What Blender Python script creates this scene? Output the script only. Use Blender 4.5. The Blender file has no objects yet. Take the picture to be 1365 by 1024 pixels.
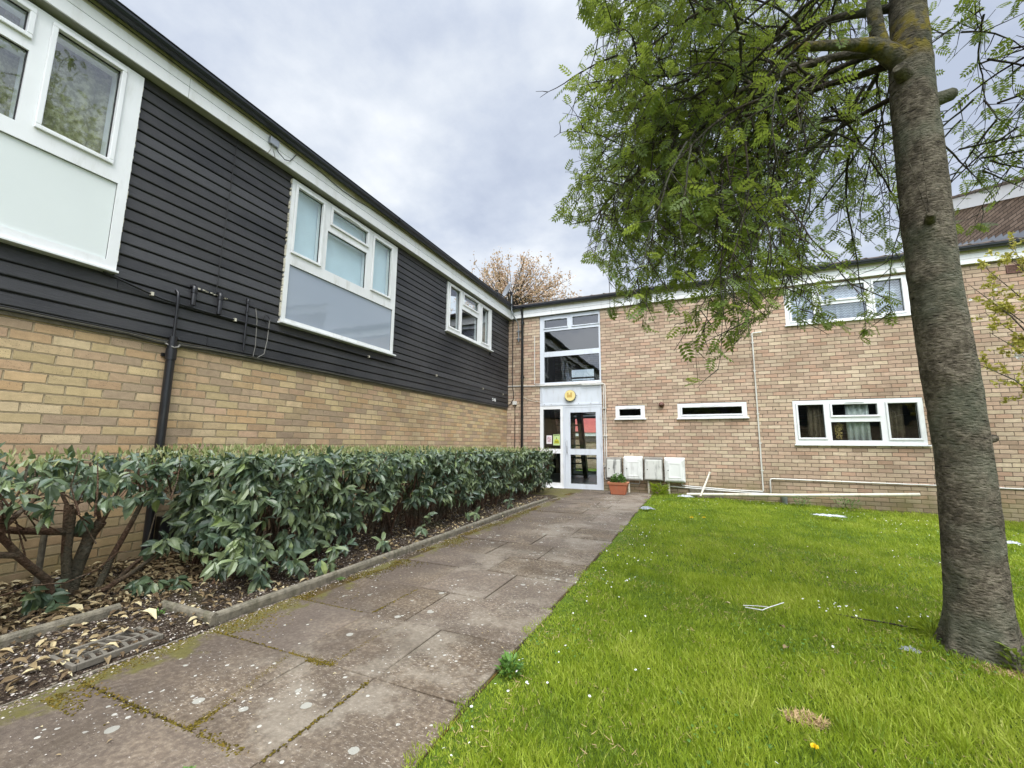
import bpy, bmesh, math, random
import numpy as np
from mathutils import Vector, Matrix, noise as mnoise
random.seed(7); RNG = np.random.default_rng(11)
S = bpy.context.scene
COL = S.collection
R = math.radians

# ------------------------------------------------------------------ camera
CAM = np.array([4.46318482, -9.95403636, 1.05361301])
CR = np.array([[0.91735223, 0.39800587, 0.00749809], [0.04978195, -0.13338819, 0.98981278], [-0.39495145, 0.90763369, 0.14217746]])
cd = bpy.data.cameras.new('camera'); cam = bpy.data.objects.new('camera', cd); COL.objects.link(cam)
cd.sensor_width = 36; cd.lens = 36 * 557.337 / 1365; cd.clip_start = 0.02; cd.clip_end = 2000
m3 = Matrix((CR[0], CR[1], -CR[2])).transposed()
cam.matrix_world = Matrix.Translation(Vector(CAM)) @ m3.to_4x4()
S.camera = cam

# ------------------------------------------------------------------ node helpers
class NT:
    def __init__(s, nt): s.nt = nt
    def n(s, typ, **kw):
        nd = s.nt.nodes.new(typ)
        for k, v in kw.items():
            if k.startswith('_'): setattr(nd, k[1:], v); continue
            key = int(k[1:]) if k[0] == 'i' and k[1:].isdigit() else k.replace('__', ' ')
            s.link(v, nd.inputs[key])
        return nd
    def link(s, v, sock):
        if isinstance(v, bpy.types.NodeSocket): s.nt.links.new(v, sock)
        elif isinstance(v, bpy.types.Node): s.nt.links.new(v.outputs[0], sock)
        else:
            if sock.type == 'RGBA' and len(v) == 3: v = (*v, 1)
            sock.default_value = v
    def m(s, op, a, b=0.0, c=None, clamp=False):
        nd = s.nt.nodes.new('ShaderNodeMath'); nd.operation = op; nd.use_clamp = clamp
        s.link(a, nd.inputs[0]); s.link(b, nd.inputs[1])
        if c is not None: s.link(c, nd.inputs[2])
        return nd.outputs[0]
    def mix(s, f, a, b, mode='MIX'):
        nd = s.nt.nodes.new('ShaderNodeMix'); nd.data_type = 'RGBA'; nd.blend_type = mode
        s.link(f, nd.inputs[0]); s.link(a, nd.inputs[6]); s.link(b, nd.inputs[7]); return nd.outputs[2]
    def ramp(s, f, stops, interp='LINEAR'):
        nd = s.nt.nodes.new('ShaderNodeValToRGB'); cr = nd.color_ramp; cr.interpolation = interp
        while len(cr.elements) < len(stops): cr.elements.new(0.5)
        for e, (p, c) in zip(cr.elements, stops):
            e.position = p; e.color = (*c, 1) if not isinstance(c, (int, float)) else (c, c, c, 1)
        s.link(f, nd.inputs[0]); return nd.outputs[0]
    def noise(s, vec, scale, detail=3, rough=.55, dim='3D'):
        nd = s.nt.nodes.new('ShaderNodeTexNoise'); nd.noise_dimensions = dim
        s.link(vec, nd.inputs['Vector']); nd.inputs['Scale'].default_value = scale
        nd.inputs['Detail'].default_value = detail; nd.inputs['Roughness'].default_value = rough
        return nd.outputs[0]
    def step(s, v, lo, hi):
        nd = s.nt.nodes.new('ShaderNodeMapRange'); nd.interpolation_type = 'SMOOTHSTEP'
        s.link(v, nd.inputs[0]); nd.inputs[1].default_value = lo; nd.inputs[2].default_value = hi; return nd.outputs[0]
    def stretch(s, vec, sc):
        nd = s.nt.nodes.new('ShaderNodeMapping'); s.link(vec, nd.inputs[0]); nd.inputs['Scale'].default_value = sc; return nd.outputs[0]

def newmat(name):
    m = bpy.data.materials.new(name); m.use_nodes = True; nt = m.node_tree; nt.nodes.clear()
    t = NT(nt); out = nt.nodes.new('ShaderNodeOutputMaterial'); return m, t, out
def principled(t, out, col, rough=.6, bump=None, bdist=.01, bstr=1.0, metal=0.0, spec=.5, trans=None):
    p = t.n('ShaderNodeBsdfPrincipled'); t.link(col, p.inputs['Base Color']); t.link(rough, p.inputs['Roughness'])
    p.inputs['Metallic'].default_value = metal; p.inputs['Specular IOR Level'].default_value = spec
    if bump is not None:
        b = t.n('ShaderNodeBump', Height=bump); b.inputs['Distance'].default_value = bdist; b.inputs['Strength'].default_value = bstr
        t.link(b.outputs[0], p.inputs['Normal'])
    sh = p.outputs[0]
    if trans is not None:
        tr = t.n('ShaderNodeBsdfTranslucent', Color=trans[1]); ms = t.n('ShaderNodeMixShader', Fac=trans[0]); t.link(sh, ms.inputs[1]); t.link(tr, ms.inputs[2]); sh = ms.outputs[0]
    t.link(sh, out.inputs[0]); return p
def objco(t): return t.n('ShaderNodeTexCoord').outputs['Object']
def geopos(t): return t.n('ShaderNodeNewGeometry').outputs['Position']
def attr(t, name='rnd'):
    a = t.n('ShaderNodeAttribute', _attribute_name=name); return a.outputs['Fac']

M = {}
def simple(name, col, rough=.5, var=.12, scale=6, bumpscale=60, bdist=.001, metal=0., spec=.5, dirt=None, dirtamt=.5):
    m, t, out = newmat(name); P = geopos(t)
    n1 = t.noise(P, scale, 4); n2 = t.noise(P, bumpscale, 3)
    c0 = tuple(max(0, x * (1 - var)) for x in col); c1 = tuple(min(1, x * (1 + var)) for x in col)
    c = t.ramp(n1, [(.3, c0), (.7, c1)])
    if dirt is not None:
        dn = t.noise(t.stretch(P, (1, 1, .25)), 9, 5, .65)
        c = t.mix(t.m('MULTIPLY', t.step(dn, .5, .75), dirtamt), c, dirt)
    r = t.m('ADD', t.m('MULTIPLY', n1, .15), rough - .07)
    principled(t, out, c, r, n2, bdist, 1, metal, spec); M[name] = m; return m

def brick_mat(name, cols, mortar, mossy, seed=0., dark=.0, sat=1.1):
    m, t, out = newmat(name); P = objco(t)
    sx = t.n('ShaderNodeSeparateXYZ', Vector=P)
    u0 = t.m('ADD', t.m('ADD', sx.outputs[0], sx.outputs[1]), 50.0 + seed); z0 = t.m('ADD', sx.outputs[2], 10.0)
    wob = t.n('ShaderNodeTexNoise'); t.link(P, wob.inputs['Vector']); wob.inputs['Scale'].default_value = 9; wob.inputs['Detail'].default_value = 2
    ws = t.n('ShaderNodeSeparateColor', Color=wob.outputs['Color'])
    u = t.m('ADD', u0, t.m('MULTIPLY', t.m('SUBTRACT', ws.outputs[0], .5), .012)); z = t.m('ADD', z0, t.m('MULTIPLY', t.m('SUBTRACT', ws.outputs[1], .5), .012))
    row = t.m('FLOOR', t.m('DIVIDE', z, .075)); fz = t.m('FRACT', t.m('DIVIDE', z, .075))
    wr = t.n('ShaderNodeTexWhiteNoise', _noise_dimensions='1D', W=row)
    stag = t.m('ADD', t.m('MULTIPLY', t.m('MODULO', row, 2.0), .5), t.m('MULTIPLY', wr.outputs['Value'], .16))
    uu = t.m('ADD', t.m('DIVIDE', u, .225), stag)
    colm = t.m('FLOOR', uu); fu = t.m('FRACT', uu)
    cv = t.n('ShaderNodeCombineXYZ', X=colm, Y=row, Z=seed)
    wn = t.n('ShaderNodeTexWhiteNoise', _noise_dimensions='3D', Vector=cv)
    wc = t.n('ShaderNodeSeparateColor', Color=wn.outputs['Color'])
    edge = t.noise(P, 70, 3, .6); ed = t.m('MULTIPLY', t.m('SUBTRACT', edge, .5), .09)
    # distance to the nearest joint in each direction
    du = t.m('MINIMUM', fu, t.m('SUBTRACT', 1.0, fu)); dz = t.m('MINIMUM', fz, t.m('SUBTRACT', 1.0, fz))
    mu = t.step(t.m('ADD', du, t.m('MULTIPLY', ed, .4)), .014, .034); mz = t.step(t.m('ADD', dz, ed), .045, .105)
    face = t.m('MULTIPLY', mu, mz)
    k = len(cols); rc = t.ramp(wc.outputs[0], [(i / k, c) for i, c in enumerate(cols)], 'CONSTANT')
    inb = t.noise(t.stretch(P, (1, 1, 1.6)), 16, 4, .65)
    val = t.m('ADD', t.m('MULTIPLY', wc.outputs[1], .24), .88); val = t.m('MULTIPLY', val, t.m('ADD', t.m('MULTIPLY', inb, .6), .70))
    hsv = t.n('ShaderNodeHueSaturation', Color=rc, Value=t.m('MULTIPLY', val, 1.13), Saturation=sat); c = hsv.outputs[0]
    pit = t.n('ShaderNodeTexVoronoi', Vector=P, Scale=75.0); pm = t.m('MULTIPLY', t.m('LESS_THAN', pit.outputs['Distance'], .16), t.m('GREATER_THAN', wc.outputs[2], .5))
    c = t.mix(t.m('MULTIPLY', pm, .75), c, (.07, .05, .035))
    fine = t.noise(P, 160, 2, .6)
    c = t.mix(.45, c, t.mix(fine, (.25, .25, .25), (.75, .75, .75)), 'OVERLAY')
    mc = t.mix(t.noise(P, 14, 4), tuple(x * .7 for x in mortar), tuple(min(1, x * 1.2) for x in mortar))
    # shade of the raked joints painted in: mortar darkens up each course
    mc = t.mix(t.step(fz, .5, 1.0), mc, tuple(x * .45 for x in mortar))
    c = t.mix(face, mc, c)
    big = t.noise(P, .9, 4, .6)
    c = t.mix(t.m('MULTIPLY', t.step(big, .42, .72), .32 + dark), c, (.17, .12, .075))
    stk = t.noise(t.stretch(P, (1, 1, .16)), 7, 4, .6); c = t.mix(t.m('MULTIPLY', t.step(stk, .55, .75), .28), c, (.14, .11, .075)); c = t.mix(t.m('MULTIPLY', t.step(t.m('ADD', sx.outputs[2], t.m('MULTIPLY', stk, .5)), .62, .22), .45), c, (.11, .095, .05))
    grn = t.m('MULTIPLY', t.m('MULTIPLY', t.step(sx.outputs[2], mossy, 0.0), t.step(t.noise(P, 2.2, 4), .3, .7)), .45)
    c = t.mix(grn, c, (.20, .19, .055))
    h = t.m('ADD', t.m('MULTIPLY', face, 1.0), t.m('ADD', t.m('MULTIPLY', inb, .35), t.m('MULTIPLY', fine, .25)))
    principled(t, out, c, .88, h, .006, .9, spec=.25); M[name] = m

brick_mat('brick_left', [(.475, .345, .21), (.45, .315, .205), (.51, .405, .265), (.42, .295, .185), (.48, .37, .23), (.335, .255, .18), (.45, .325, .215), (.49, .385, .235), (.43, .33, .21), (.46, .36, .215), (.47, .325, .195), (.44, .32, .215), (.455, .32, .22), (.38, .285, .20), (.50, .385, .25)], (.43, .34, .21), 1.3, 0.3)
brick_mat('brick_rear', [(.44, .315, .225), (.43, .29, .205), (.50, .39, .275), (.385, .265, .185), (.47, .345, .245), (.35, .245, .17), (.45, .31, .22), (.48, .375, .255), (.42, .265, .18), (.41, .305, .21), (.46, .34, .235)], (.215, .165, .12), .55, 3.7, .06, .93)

def painted_boards():
    m, t, out = newmat('dark_boards'); P = objco(t); r = attr(t)
    g = t.noise(t.stretch(P, (1, .9, 14)), 9, 6, .7); g2 = t.noise(t.stretch(P, (1, .6, 40)), 14, 4, .6)
    big = t.noise(P, 1.1, 3)
    c = t.mix(t.step(big, .35, .65), (.013, .014, .018), (.038, .037, .040)); c = t.mix(t.m('MULTIPLY', t.m('POWER', r, 2.0), .8), c, (.060, .060, .066))
    c = t.mix(t.m('MULTIPLY', t.step(g2, .56, .74), .6), c, (.13, .12, .105))
    ch = t.noise(t.stretch(P, (1, 1, 4)), 26, 5, .7)
    c = t.mix(t.m('MULTIPLY', t.step(ch, .67, .74), .5), c, (.26, .24, .21))
    principled(t, out, c, t.m('ADD', t.m('MULTIPLY', g, .3), .36), t.m('ADD', g, g2), .004, .8, spec=.45); M['boards'] = m
painted_boards()
simple('upvc', (.80, .81, .82), .32, .03, 3, 40, .0004, dirt=(.42, .42, .36), dirtamt=.28)
simple('upvc_old', (.74, .75, .75), .4, .05, 3, 40, .0006, dirt=(.40, .38, .33), dirtamt=.4)
simple('door_grey', (.64, .68, .74), .4, .03, 3, 40, .0005, dirt=(.35, .34, .32), dirtamt=.3)
simple('panel_white', (.70, .74, .73), .38, .03, 1.2, 20, .0006)
simple('fascia', (.80, .81, .81), .45, .03, 2, 30, .001, dirt=(.50, .49, .42), dirtamt=.3)
simple('soffit', (.40, .41, .36), .6, .1, 3, 30, .001)
simple('gutter', (.022, .026, .036), .33, .15, 3, 30, .0006)
simple('black_pipe', (.012, .012, .014), .3, .2, 5, 40, .001, dirt=(.10, .09, .07), dirtamt=.35)
simple('cable', (.02, .02, .02), .6)
simple('cable_grey', (.20, .19, .17), .6)
simple('conduit', (.66, .65, .61), .4, .06, 4, 40, .0006, dirt=(.30, .26, .19), dirtamt=.5)
simple('cream_pipe', (.62, .58, .47), .45, .08, 3, 40, .001, dirt=(.28, .24, .17), dirtamt=.6)
simple('rubber', (.012, .012, .013), .6)
simple('tile', (.13, .095, .075), .9, .35, 5, 40, .004, dirt=(.10, .12, .05), dirtamt=.6)
simple('lead', (.30, .33, .37), .5, .12, 5, 40, .001)
simple('dark_metal', (.018, .018, .02), .45, .2)
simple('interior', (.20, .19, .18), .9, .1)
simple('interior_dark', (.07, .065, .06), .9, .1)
simple('hall_floor', (.16, .16, .165), .35, .1)
simple('blind', (.66, .78, .84), .8, .04)
simple('steel', (.40, .41, .42), .35, .1, metal=.9)
simple('galv', (.32, .34, .36), .4, .12, metal=.6)
simple('dish', (.19, .205, .22), .45, .06)
simple('box_white', (.68, .69, .66), .42, .05, 6, 60, .0005, dirt=(.22, .21, .18), dirtamt=.45)
simple('box_cream', (.56, .56, .52), .5, .08, 6, 60, .0008, dirt=(.05, .05, .045), dirtamt=.9)
simple('box_grime', (.20, .19, .165), .8, .35, 9, 60, .002, dirt=(.05, .05, .04), dirtamt=.9)
simple('terracotta', (.42, .135, .065), .7, .12, 8, 90, .001, dirt=(.30, .22, .16), dirtamt=.3)
simple('terracotta_rim', (.50, .20, .10), .6, .1, 8, 90, .001)
simple('soil', (.035, .026, .018), .95, .3, 20, 80, .01)
simple('kerb', (.165, .145, .105), .92, .38, 22, 120, .006, dirt=(.055, .055, .022), dirtamt=.85)
simple('iron', (.13, .115, .09), .75, .25, 12, 80, .002)
simple('red_tile', (.36, .07, .055), .8, .15)
simple('vent_brown', (.12, .05, .035), .6, .2)
simple('bag_white', (.40, .42, .44), .35, .08, 15, 60, .003)
simple('foil', (.24, .26, .28), .3, .2, 25, 60, .003)
simple('paper_white', (.75, .70, .72), .6)
simple('paper_green', (.52, .66, .30), .6)
simple('paper_yellow', (.50, .50, .03), .6)
simple('ink_red', (.45, .13, .17), .6)
simple('ink_dark', (.04, .08, .03), .6)
simple('paint_white', (.75, .75, .75), .5)
simple('gold', (.42, .30, .10), .5, .3, 30)
simple('wall_tile', (.20, .125, .085), .85, .2, 4, 60, .002)
simple('old_timber', (.13, .11, .075), .95, .3, 12, 60, .004)

def glass(name, tint=(.93, .96, .96), refl=1.8, base=.06):
    m, t, out = newmat(name)
    fr = t.n('ShaderNodeFresnel', IOR=1.5); f = t.m('MULTIPLY', t.m('ADD', t.m('MULTIPLY', fr.outputs[0], refl), base, clamp=True), t.m('SUBTRACT', 1.0, t.n('ShaderNodeNewGeometry').outputs['Backfacing']))
    P = geopos(t); b = t.n('ShaderNodeBump', Height=t.noise(P, 1.6, 2)); b.inputs['Distance'].default_value = .004
    g = t.n('ShaderNodeBsdfGlossy', Color=(.95, .97, 1, 1), Roughness=.0, Normal=b.outputs[0]); tr = t.n('ShaderNodeBsdfTransparent', Color=(*tint, 1))
    ms = t.n('ShaderNodeMixShader', Fac=f); t.link(tr, ms.inputs[1]); t.link(g, ms.inputs[2]); t.link(ms.outputs[0], out.inputs[0]); M[name] = m
glass('glass'); glass('glass_dark', (.88, .91, .89), 1.6, .04)
def spandrel():
    m, t, out = newmat('spandrel'); P = geopos(t)
    b = t.noise(P, 2.2, 2)
    principled(t, out, (.30, .345, .41), .03, b, .002, 1, spec=1.0); M['spandrel'] = m
spandrel()
def curtain(name, c0, c1, axis=1, zig=False):
    m, t, out = newmat(name); P = objco(t); sx = t.n('ShaderNodeSeparateXYZ', Vector=P)
    n = t.noise(P, 22, 4, .7)
    c = t.mix(t.step(n, .42, .6), c0, c1)
    if zig:
        u = t.m('PINGPONG', sx.outputs[axis], .028); w = t.m('ADD', sx.outputs[2], u)
        st = t.m('FRACT', t.m('DIVIDE', w, .052)); c = t.mix(t.step(st, .4, .6), c0, c1)
    principled(t, out, c, .9, None, trans=(.25, c1)); M[name] = m
curtain('curtain_pattern', (.30, .28, .15), (.62, .58, .38))
curtain('curtain_lace', (.42, .45, .52), (.80, .82, .88), 0, True)
curtain('curtain_voile', (.70, .73, .75), (.85, .87, .88), 0)
curtain('curtain_brown', (.14, .10, .07), (.22, .17, .12), 0)

def leafmat(name, stops, rough=.5, trans=.3, tcol=(.3, .4, .05), spec=.4):
    m, t, out = newmat(name); r = attr(t); P = geopos(t)
    n = t.noise(P, 4, 2); f = t.m('ADD', t.m('MULTIPLY', r, .8), t.m('MULTIPLY', n, .22))
    c = t.ramp(f, stops)
    tc = t.mix(.6, c, tcol)
    principled(t, out, c, rough, None, spec=spec, trans=(trans, tc)); M[name] = m
leafmat('rowan_leaf', [(.0, (.038, .068, .014)), (.4, (.085, .140, .024)), (.75, (.165, .235, .036)), (1, (.28, .35, .06))], .5, .45, (.42, .50, .07))
leafmat('hedge_leaf', [(.0, (.024, .045, .024)), (.35, (.058, .094, .056)), (.62, (.105, .145, .070)), (.8, (.165, .21, .095)), (.9, (.18, .24, .07)), (1, (.33, .32, .13))], .38, .14, (.12, .2, .04), .6)
leafmat('hedge_shoot', [(.0, (.15, .20, .07)), (.5, (.27, .30, .12)), (1, (.42, .37, .21))], .6, .25)
leafmat('grass', [(.0, (.095, .155, .014)), (.35, (.21, .295, .022)), (.7, (.32, .405, .034)), (.9, (.42, .47, .08)), (1, (.50, .43, .22))], .5, .40, (.36, .44, .03), .3)
leafmat('dry_grass', [(0, (.32, .22, .11)), (1, (.62, .44, .24))], .8, .2, (.4, .3, .15))
leafmat('copper_leaf', [(0, (.28, .17, .12)), (.5, (.48, .33, .22)), (1, (.66, .53, .40))], .5, .35, (.45, .30, .12))
leafmat('yellow_leaf', [(0, (.20, .22, .03)), (.5, (.36, .34, .05)), (1, (.50, .43, .10))], .5, .35, (.5, .45, .1))
leafmat('dead_leaf', [(0, (.07, .045, .025)), (.4, (.17, .12, .065)), (.7, (.36, .28, .15)), (1, (.62, .55, .34))], .8, .1, (.4, .3, .15), .2)
leafmat('pebble', [(0, (.06, .045, .035)), (.45, (.17, .13, .105)), (.75, (.38, .33, .28)), (1, (.80, .77, .70))], .7, .0, (.4, .3, .15), .3)
leafmat('petal_white', [(0, (.75, .73, .75)), (1, (.85, .85, .85))], .5, .2, (.8, .8, .8))
leafmat('petal_yellow', [(0, (.70, .48, .01)), (1, (.80, .58, .02))], .5, .2, (.8, .6, .02))
leafmat('weed_leaf', [(0, (.05, .12, .02)), (1, (.12, .24, .04))], .5, .2, (.2, .3, .05))

def barkmat(name, c0, c1, c2, lich=.0, sc=1.0):
    m, t, out = newmat(name); P = geopos(t)
    h = t.noise(t.stretch(P, (1, 1, 1.15)), 30 * sc, 6, .75); v = t.n('ShaderNodeTexVoronoi', Vector=t.stretch(P, (1, 1, 2.2)), Scale=34.0 * sc)
    big = t.noise(P, 3.0, 4); mid = t.noise(t.stretch(P, (1, 1, 1.2)), 7, 4, .6)
    c = t.ramp(t.m('ADD', t.m('MULTIPLY', h, .65), t.m('MULTIPLY', mid, .35)), [(.40, c0), (.5, c1), (.60, c2)])
    c = t.mix(t.m('MULTIPLY', t.step(big, .42, .65), .55), c, (.105, .118, .082))
    c = t.mix(t.m('MULTIPLY', t.step(t.noise(P, 12, 4), .60, .70), .3), c, (.25, .235, .19))
    if lich:
        sx = t.n('ShaderNodeSeparateXYZ', Vector=P)
        c = t.mix(t.m('MULTIPLY', t.step(t.noise(P, 14, 4), .45, .60), t.m('MULTIPLY', t.m('MULTIPLY', t.step(sx.outputs[2], 3.36, 3.48), t.step(sx.outputs[2], 3.80, 3.62)), lich)), c, (.24, .185, .02))
    lent = t.step(t.noise(t.stretch(P, (1, 1, 3.6)), 15 * sc, 2, .5), .27, .33)
    c = t.mix(t.m('MULTIPLY', t.m('SUBTRACT', 1.0, lent), .85), c, (.020, .016, .012))
    hh = t.m('ADD', t.m('MULTIPLY', h, 1.0), t.m('ADD', t.m('MULTIPLY', t.step(v.outputs['Distance'], .1, .6), .3), t.m('MULTIPLY', lent, .7)))
    principled(t, out, c, .88, hh, .016, 1, spec=.2); M[name] = m
barkmat('bark', (.045, .037, .026), (.108, .090, .066), (.20, .172, .13), 0)
barkmat('bark_lichen', (.045, .037, .026), (.108, .090, .066), (.20, .172, .13), .75)
barkmat('twig', (.022, .017, .014), (.05, .038, .03), (.09, .07, .05))
barkmat('shrub_stem', (.055, .032, .020), (.11, .062, .038), (.20, .13, .085), 0, 1.5)

def pathmat():
    m, t, out = newmat('paving'); P = geopos(t); r = attr(t)
    sx = t.n('ShaderNodeSeparateXYZ', Vector=P)
    a = t.noise(P, 2.5, 5, .6); b = t.noise(P, 45, 5, .7); f = t.noise(P, 220, 2, .6)
    c = t.ramp(b, [(.28, (.050, .035, .023)), (.5, (.102, .077, .053)), (.75, (.23, .19, .138))])
    c = t.mix(.6, c, t.ramp(a, [(.3, (.26, .25, .24)), (.7, (.74, .71, .66))]), 'OVERLAY')
    c = t.mix(t.m('MULTIPLY', r, .35), c, (.20, .165, .14))
    # scratchy pale scuffs
    sc = t.noise(t.stretch(P, (1, 3.2, 1)), 42, 5, .75); area = t.step(t.noise(P, 1.4, 3), .38, .58)
    c = t.mix(t.m('MULTIPLY', t.m('MULTIPLY', t.step(sc, .57, .63), t.m('ADD', t.m('MULTIPLY', area, .6), t.m('MULTIPLY', t.step(sx.outputs[0], 2.3, 3.3), .55))), .8), c, (.46, .41, .34))
    c = t.mix(t.m('MULTIPLY', t.step(t.m('ADD', sx.outputs[0], t.m('MULTIPLY', a, 1.6)), 3.6, 2.9), .55), c, t.mix(b, (.030, .022, .017), (.12, .092, .072)))
    pl = t.m('MULTIPLY', t.step(t.noise(P, 1.7, 5, .7), .47, .60), t.step(sx.outputs[0], 2.2, 2.9)); c = t.mix(t.m('MULTIPLY', pl, .55), c, t.mix(b, (.145, .12, .09), (.38, .335, .265)))
    # round lichen patches
    for scl, thr, cc, am in ((9.0, .20, (.34, .335, .29), .8), (26.0, .22, (.46, .45, .40), .85), (55.0, .17, (.62, .60, .55), .7)):
        v = t.n('ShaderNodeTexVoronoi', Vector=t.n('ShaderNodeVectorMath', _operation='ADD', i0=P, i1=t.n('ShaderNodeVectorMath', _operation='SCALE', i0=t.n('ShaderNodeTexNoise', Vector=P, Scale=70.0).outputs['Color'], Scale=.009).outputs[0]).outputs[0], Scale=scl)
        ar = t.step(t.noise(P, 1.9, 3), .50, .66); vr = t.n('ShaderNodeSeparateColor', Color=v.outputs['Color'])
        mask = t.m('MULTIPLY', t.m('LESS_THAN', v.outputs['Distance'], thr), t.m('GREATER_THAN', t.m('ADD', vr.outputs[0], t.m('MULTIPLY', ar, .5)), .98))
        c = t.mix(t.m('MULTIPLY', mask, am), c, cc)
    # moss creeping in from the kerb side
    mo = t.m('ADD', t.m('MULTIPLY', t.step(sx.outputs[0], 2.45, 1.85), .50), t.m('MULTIPLY', t.noise(P, 7, 5, .65), .9))
    c = t.mix(t.m('MULTIPLY', t.step(t.noise(P, 1.1, 5, .7), .52, .66), .45), c, (.055, .040, .026))
    c = t.mix(t.m('MULTIPLY', t.step(mo, .78, .93), .85), c, t.mix(b, (.045, .045, .008), (.15, .13, .03)))
    principled(t, out, c, .86, t.m('ADD', t.m('MULTIPLY', b, .6), t.m('MULTIPLY', f, .4)), .004, 1, spec=.3); M['paving'] = m
pathmat()
def jointmat():
    m, t, out = newmat('moss_joint'); P = geopos(t)
    n = t.noise(P, 60, 4, .7); a = t.noise(P, 3, 3)
    c = t.mix(t.step(a, .4, .6), t.mix(n, (.03, .022, .012), (.085, .065, .04)), t.mix(n, (.055, .035, .006), (.16, .105, .02)))
    principled(t, out, c, .95, n, .01, 1, spec=.2); M['moss_joint'] = m
jointmat()
def soilmat():
    m, t, out = newmat('bed_soil'); P = geopos(t)
    n = t.noise(P, 40, 5, .7); a = t.noise(P, 2, 3); v = t.n('ShaderNodeTexVoronoi', Vector=P, Scale=110.0); vc = t.n('ShaderNodeSeparateColor', Color=v.outputs['Color'])
    c = t.mix(n, (.018, .012, .008), (.070, .048, .031))
    c = t.mix(t.m('MULTIPLY', t.m('GREATER_THAN', vc.outputs[0], .80), .6), c, t.mix(vc.outputs[1], (.10, .07, .045), (.42, .36, .27)))
    c = t.mix(t.m('MULTIPLY', t.step(a, .55, .7), .5), c, (.06, .06, .015))
    principled(t, out, c, .95, t.m('ADD', n, v.outputs['Distance']), .015, 1, spec=.2); M['bed_soil'] = m
soilmat()
def lawnmat():
    m, t, out = newmat('lawn_soil'); P = geopos(t); n = t.noise(P, 30, 5, .7)
    c = t.ramp(n, [(.3, (.055, .085, .012)), (.6, (.10, .155, .018)), (.8, (.16, .15, .06))])
    principled(t, out, c, .95, n, .02, 1, spec=.1); M['lawn_soil'] = m
lawnmat()

# ------------------------------------------------------------------ mesh helpers
def meta(o, label=None, cat=None, group=None, kind=None):
    if label: o['label'] = label
    if cat: o['category'] = cat
    if group: o['group'] = group
    if kind: o['kind'] = kind
    return o
def empty(name, loc, label, cat, group=None):
    o = bpy.data.objects.new(name, None); COL.objects.link(o); o.location = loc; o.empty_display_size = .1
    return meta(o, label, cat, group)
class MB:
    def __init__(s): s.v = []; s.f = []; s.r = []; s.smooth = []
    def add(s, vs, fs, rnd=0., smooth=False):
        o = len(s.v); s.v += [tuple(map(float, p)) for p in vs]; s.f += [tuple(i + o for i in f) for f in fs]
        s.r += [rnd] * len(fs); s.smooth += [smooth] * len(fs); return s
    def box(s, a, b, rnd=0.):
        x0, x1 = sorted((a[0], b[0])); y0, y1 = sorted((a[1], b[1])); z0, z1 = sorted((a[2], b[2]))
        return s.add([(x0, y0, z0), (x1, y0, z0), (x1, y1, z0), (x0, y1, z0), (x0, y0, z1), (x1, y0, z1), (x1, y1, z1), (x0, y1, z1)],
                     [(0, 3, 2, 1), (4, 5, 6, 7), (0, 1, 5, 4), (1, 2, 6, 5), (2, 3, 7, 6), (3, 0, 4, 7)], rnd)
    def extrude(s, prof, axis, a, b, rnd=0., smooth=False):
        """profile of 2-D points (cyclic) swept along axis 'x' or 'y' or 'z' from a to b"""
        def mp(p, t):
            return {'y': (p[0], t, p[1]), 'x': (t, p[0], p[1]), 'z': (p[0], p[1], t)}[axis]
        n = len(prof); vs = [mp(p, a) for p in prof] + [mp(p, b) for p in prof]
        fs = [(i, (i + 1) % n, n + (i + 1) % n, n + i) for i in range(n)]
        s.add(vs, fs, rnd, smooth); s.add(vs, [tuple(range(n))[::-1], tuple(range(n, 2 * n))], rnd)
        return s
    def tube(s, pts, rad, k=8, rnd=0., caps=True):
        pts = [Vector(p) for p in pts]; n = len(pts)
        if not hasattr(rad, '__len__'): rad = [rad] * n
        vs = []; up = None
        for i, p in enumerate(pts):
            d = (pts[min(i + 1, n - 1)] - pts[max(i - 1, 0)]).normalized()
            if up is None or abs(up.dot(d)) > .95: up = Vector((0, 0, 1)) if abs(d.z) < .9 else Vector((1, 0, 0))
            x = d.cross(up).normalized(); y = x.cross(d).normalized(); up = y
            for j in range(k):
                a = 2 * math.pi * j / k; vs.append(p + (x * math.cos(a) + y * math.sin(a)) * rad[i])
        fs = [(i * k + j, i * k + (j + 1) % k, (i + 1) * k + (j + 1) % k, (i + 1) * k + j) for i in range(n - 1) for j in range(k)]
        s.add(vs, fs, rnd, True)
        if caps: s.add(vs[:k], [tuple(range(k))[::-1]], rnd); s.add(vs[-k:], [tuple(range(k))], rnd)
        return s
    def cyl(s, a, b, r, k=16, r2=None): return s.tube([a, b], [r, r if r2 is None else r2], k)
    def build(s, name, mat, parent=None, bevel=0, **kw):
        me = bpy.data.meshes.new(name); me.from_pydata(s.v, [], s.f); me.materials.append(M[mat] if isinstance(mat, str) else mat)
        me.polygons.foreach_set('use_smooth', s.smooth)
        a = me.attributes.new('rnd', 'FLOAT', 'FACE'); a.data.foreach_set('value', s.r)
        me.update(); o = bpy.data.objects.new(name, me); COL.objects.link(o)
        if parent:
            o.parent = parent; p = parent
            off = Vector((0, 0, 0))
            while p: off += p.location; p = p.parent
            me.transform(Matrix.Translation(-off))
        if bevel:
            b = o.modifiers.new('bevel', 'BEVEL'); b.width = bevel; b.segments = 2; b.limit_method = 'ANGLE'
        meta(o, **kw); return o
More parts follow.
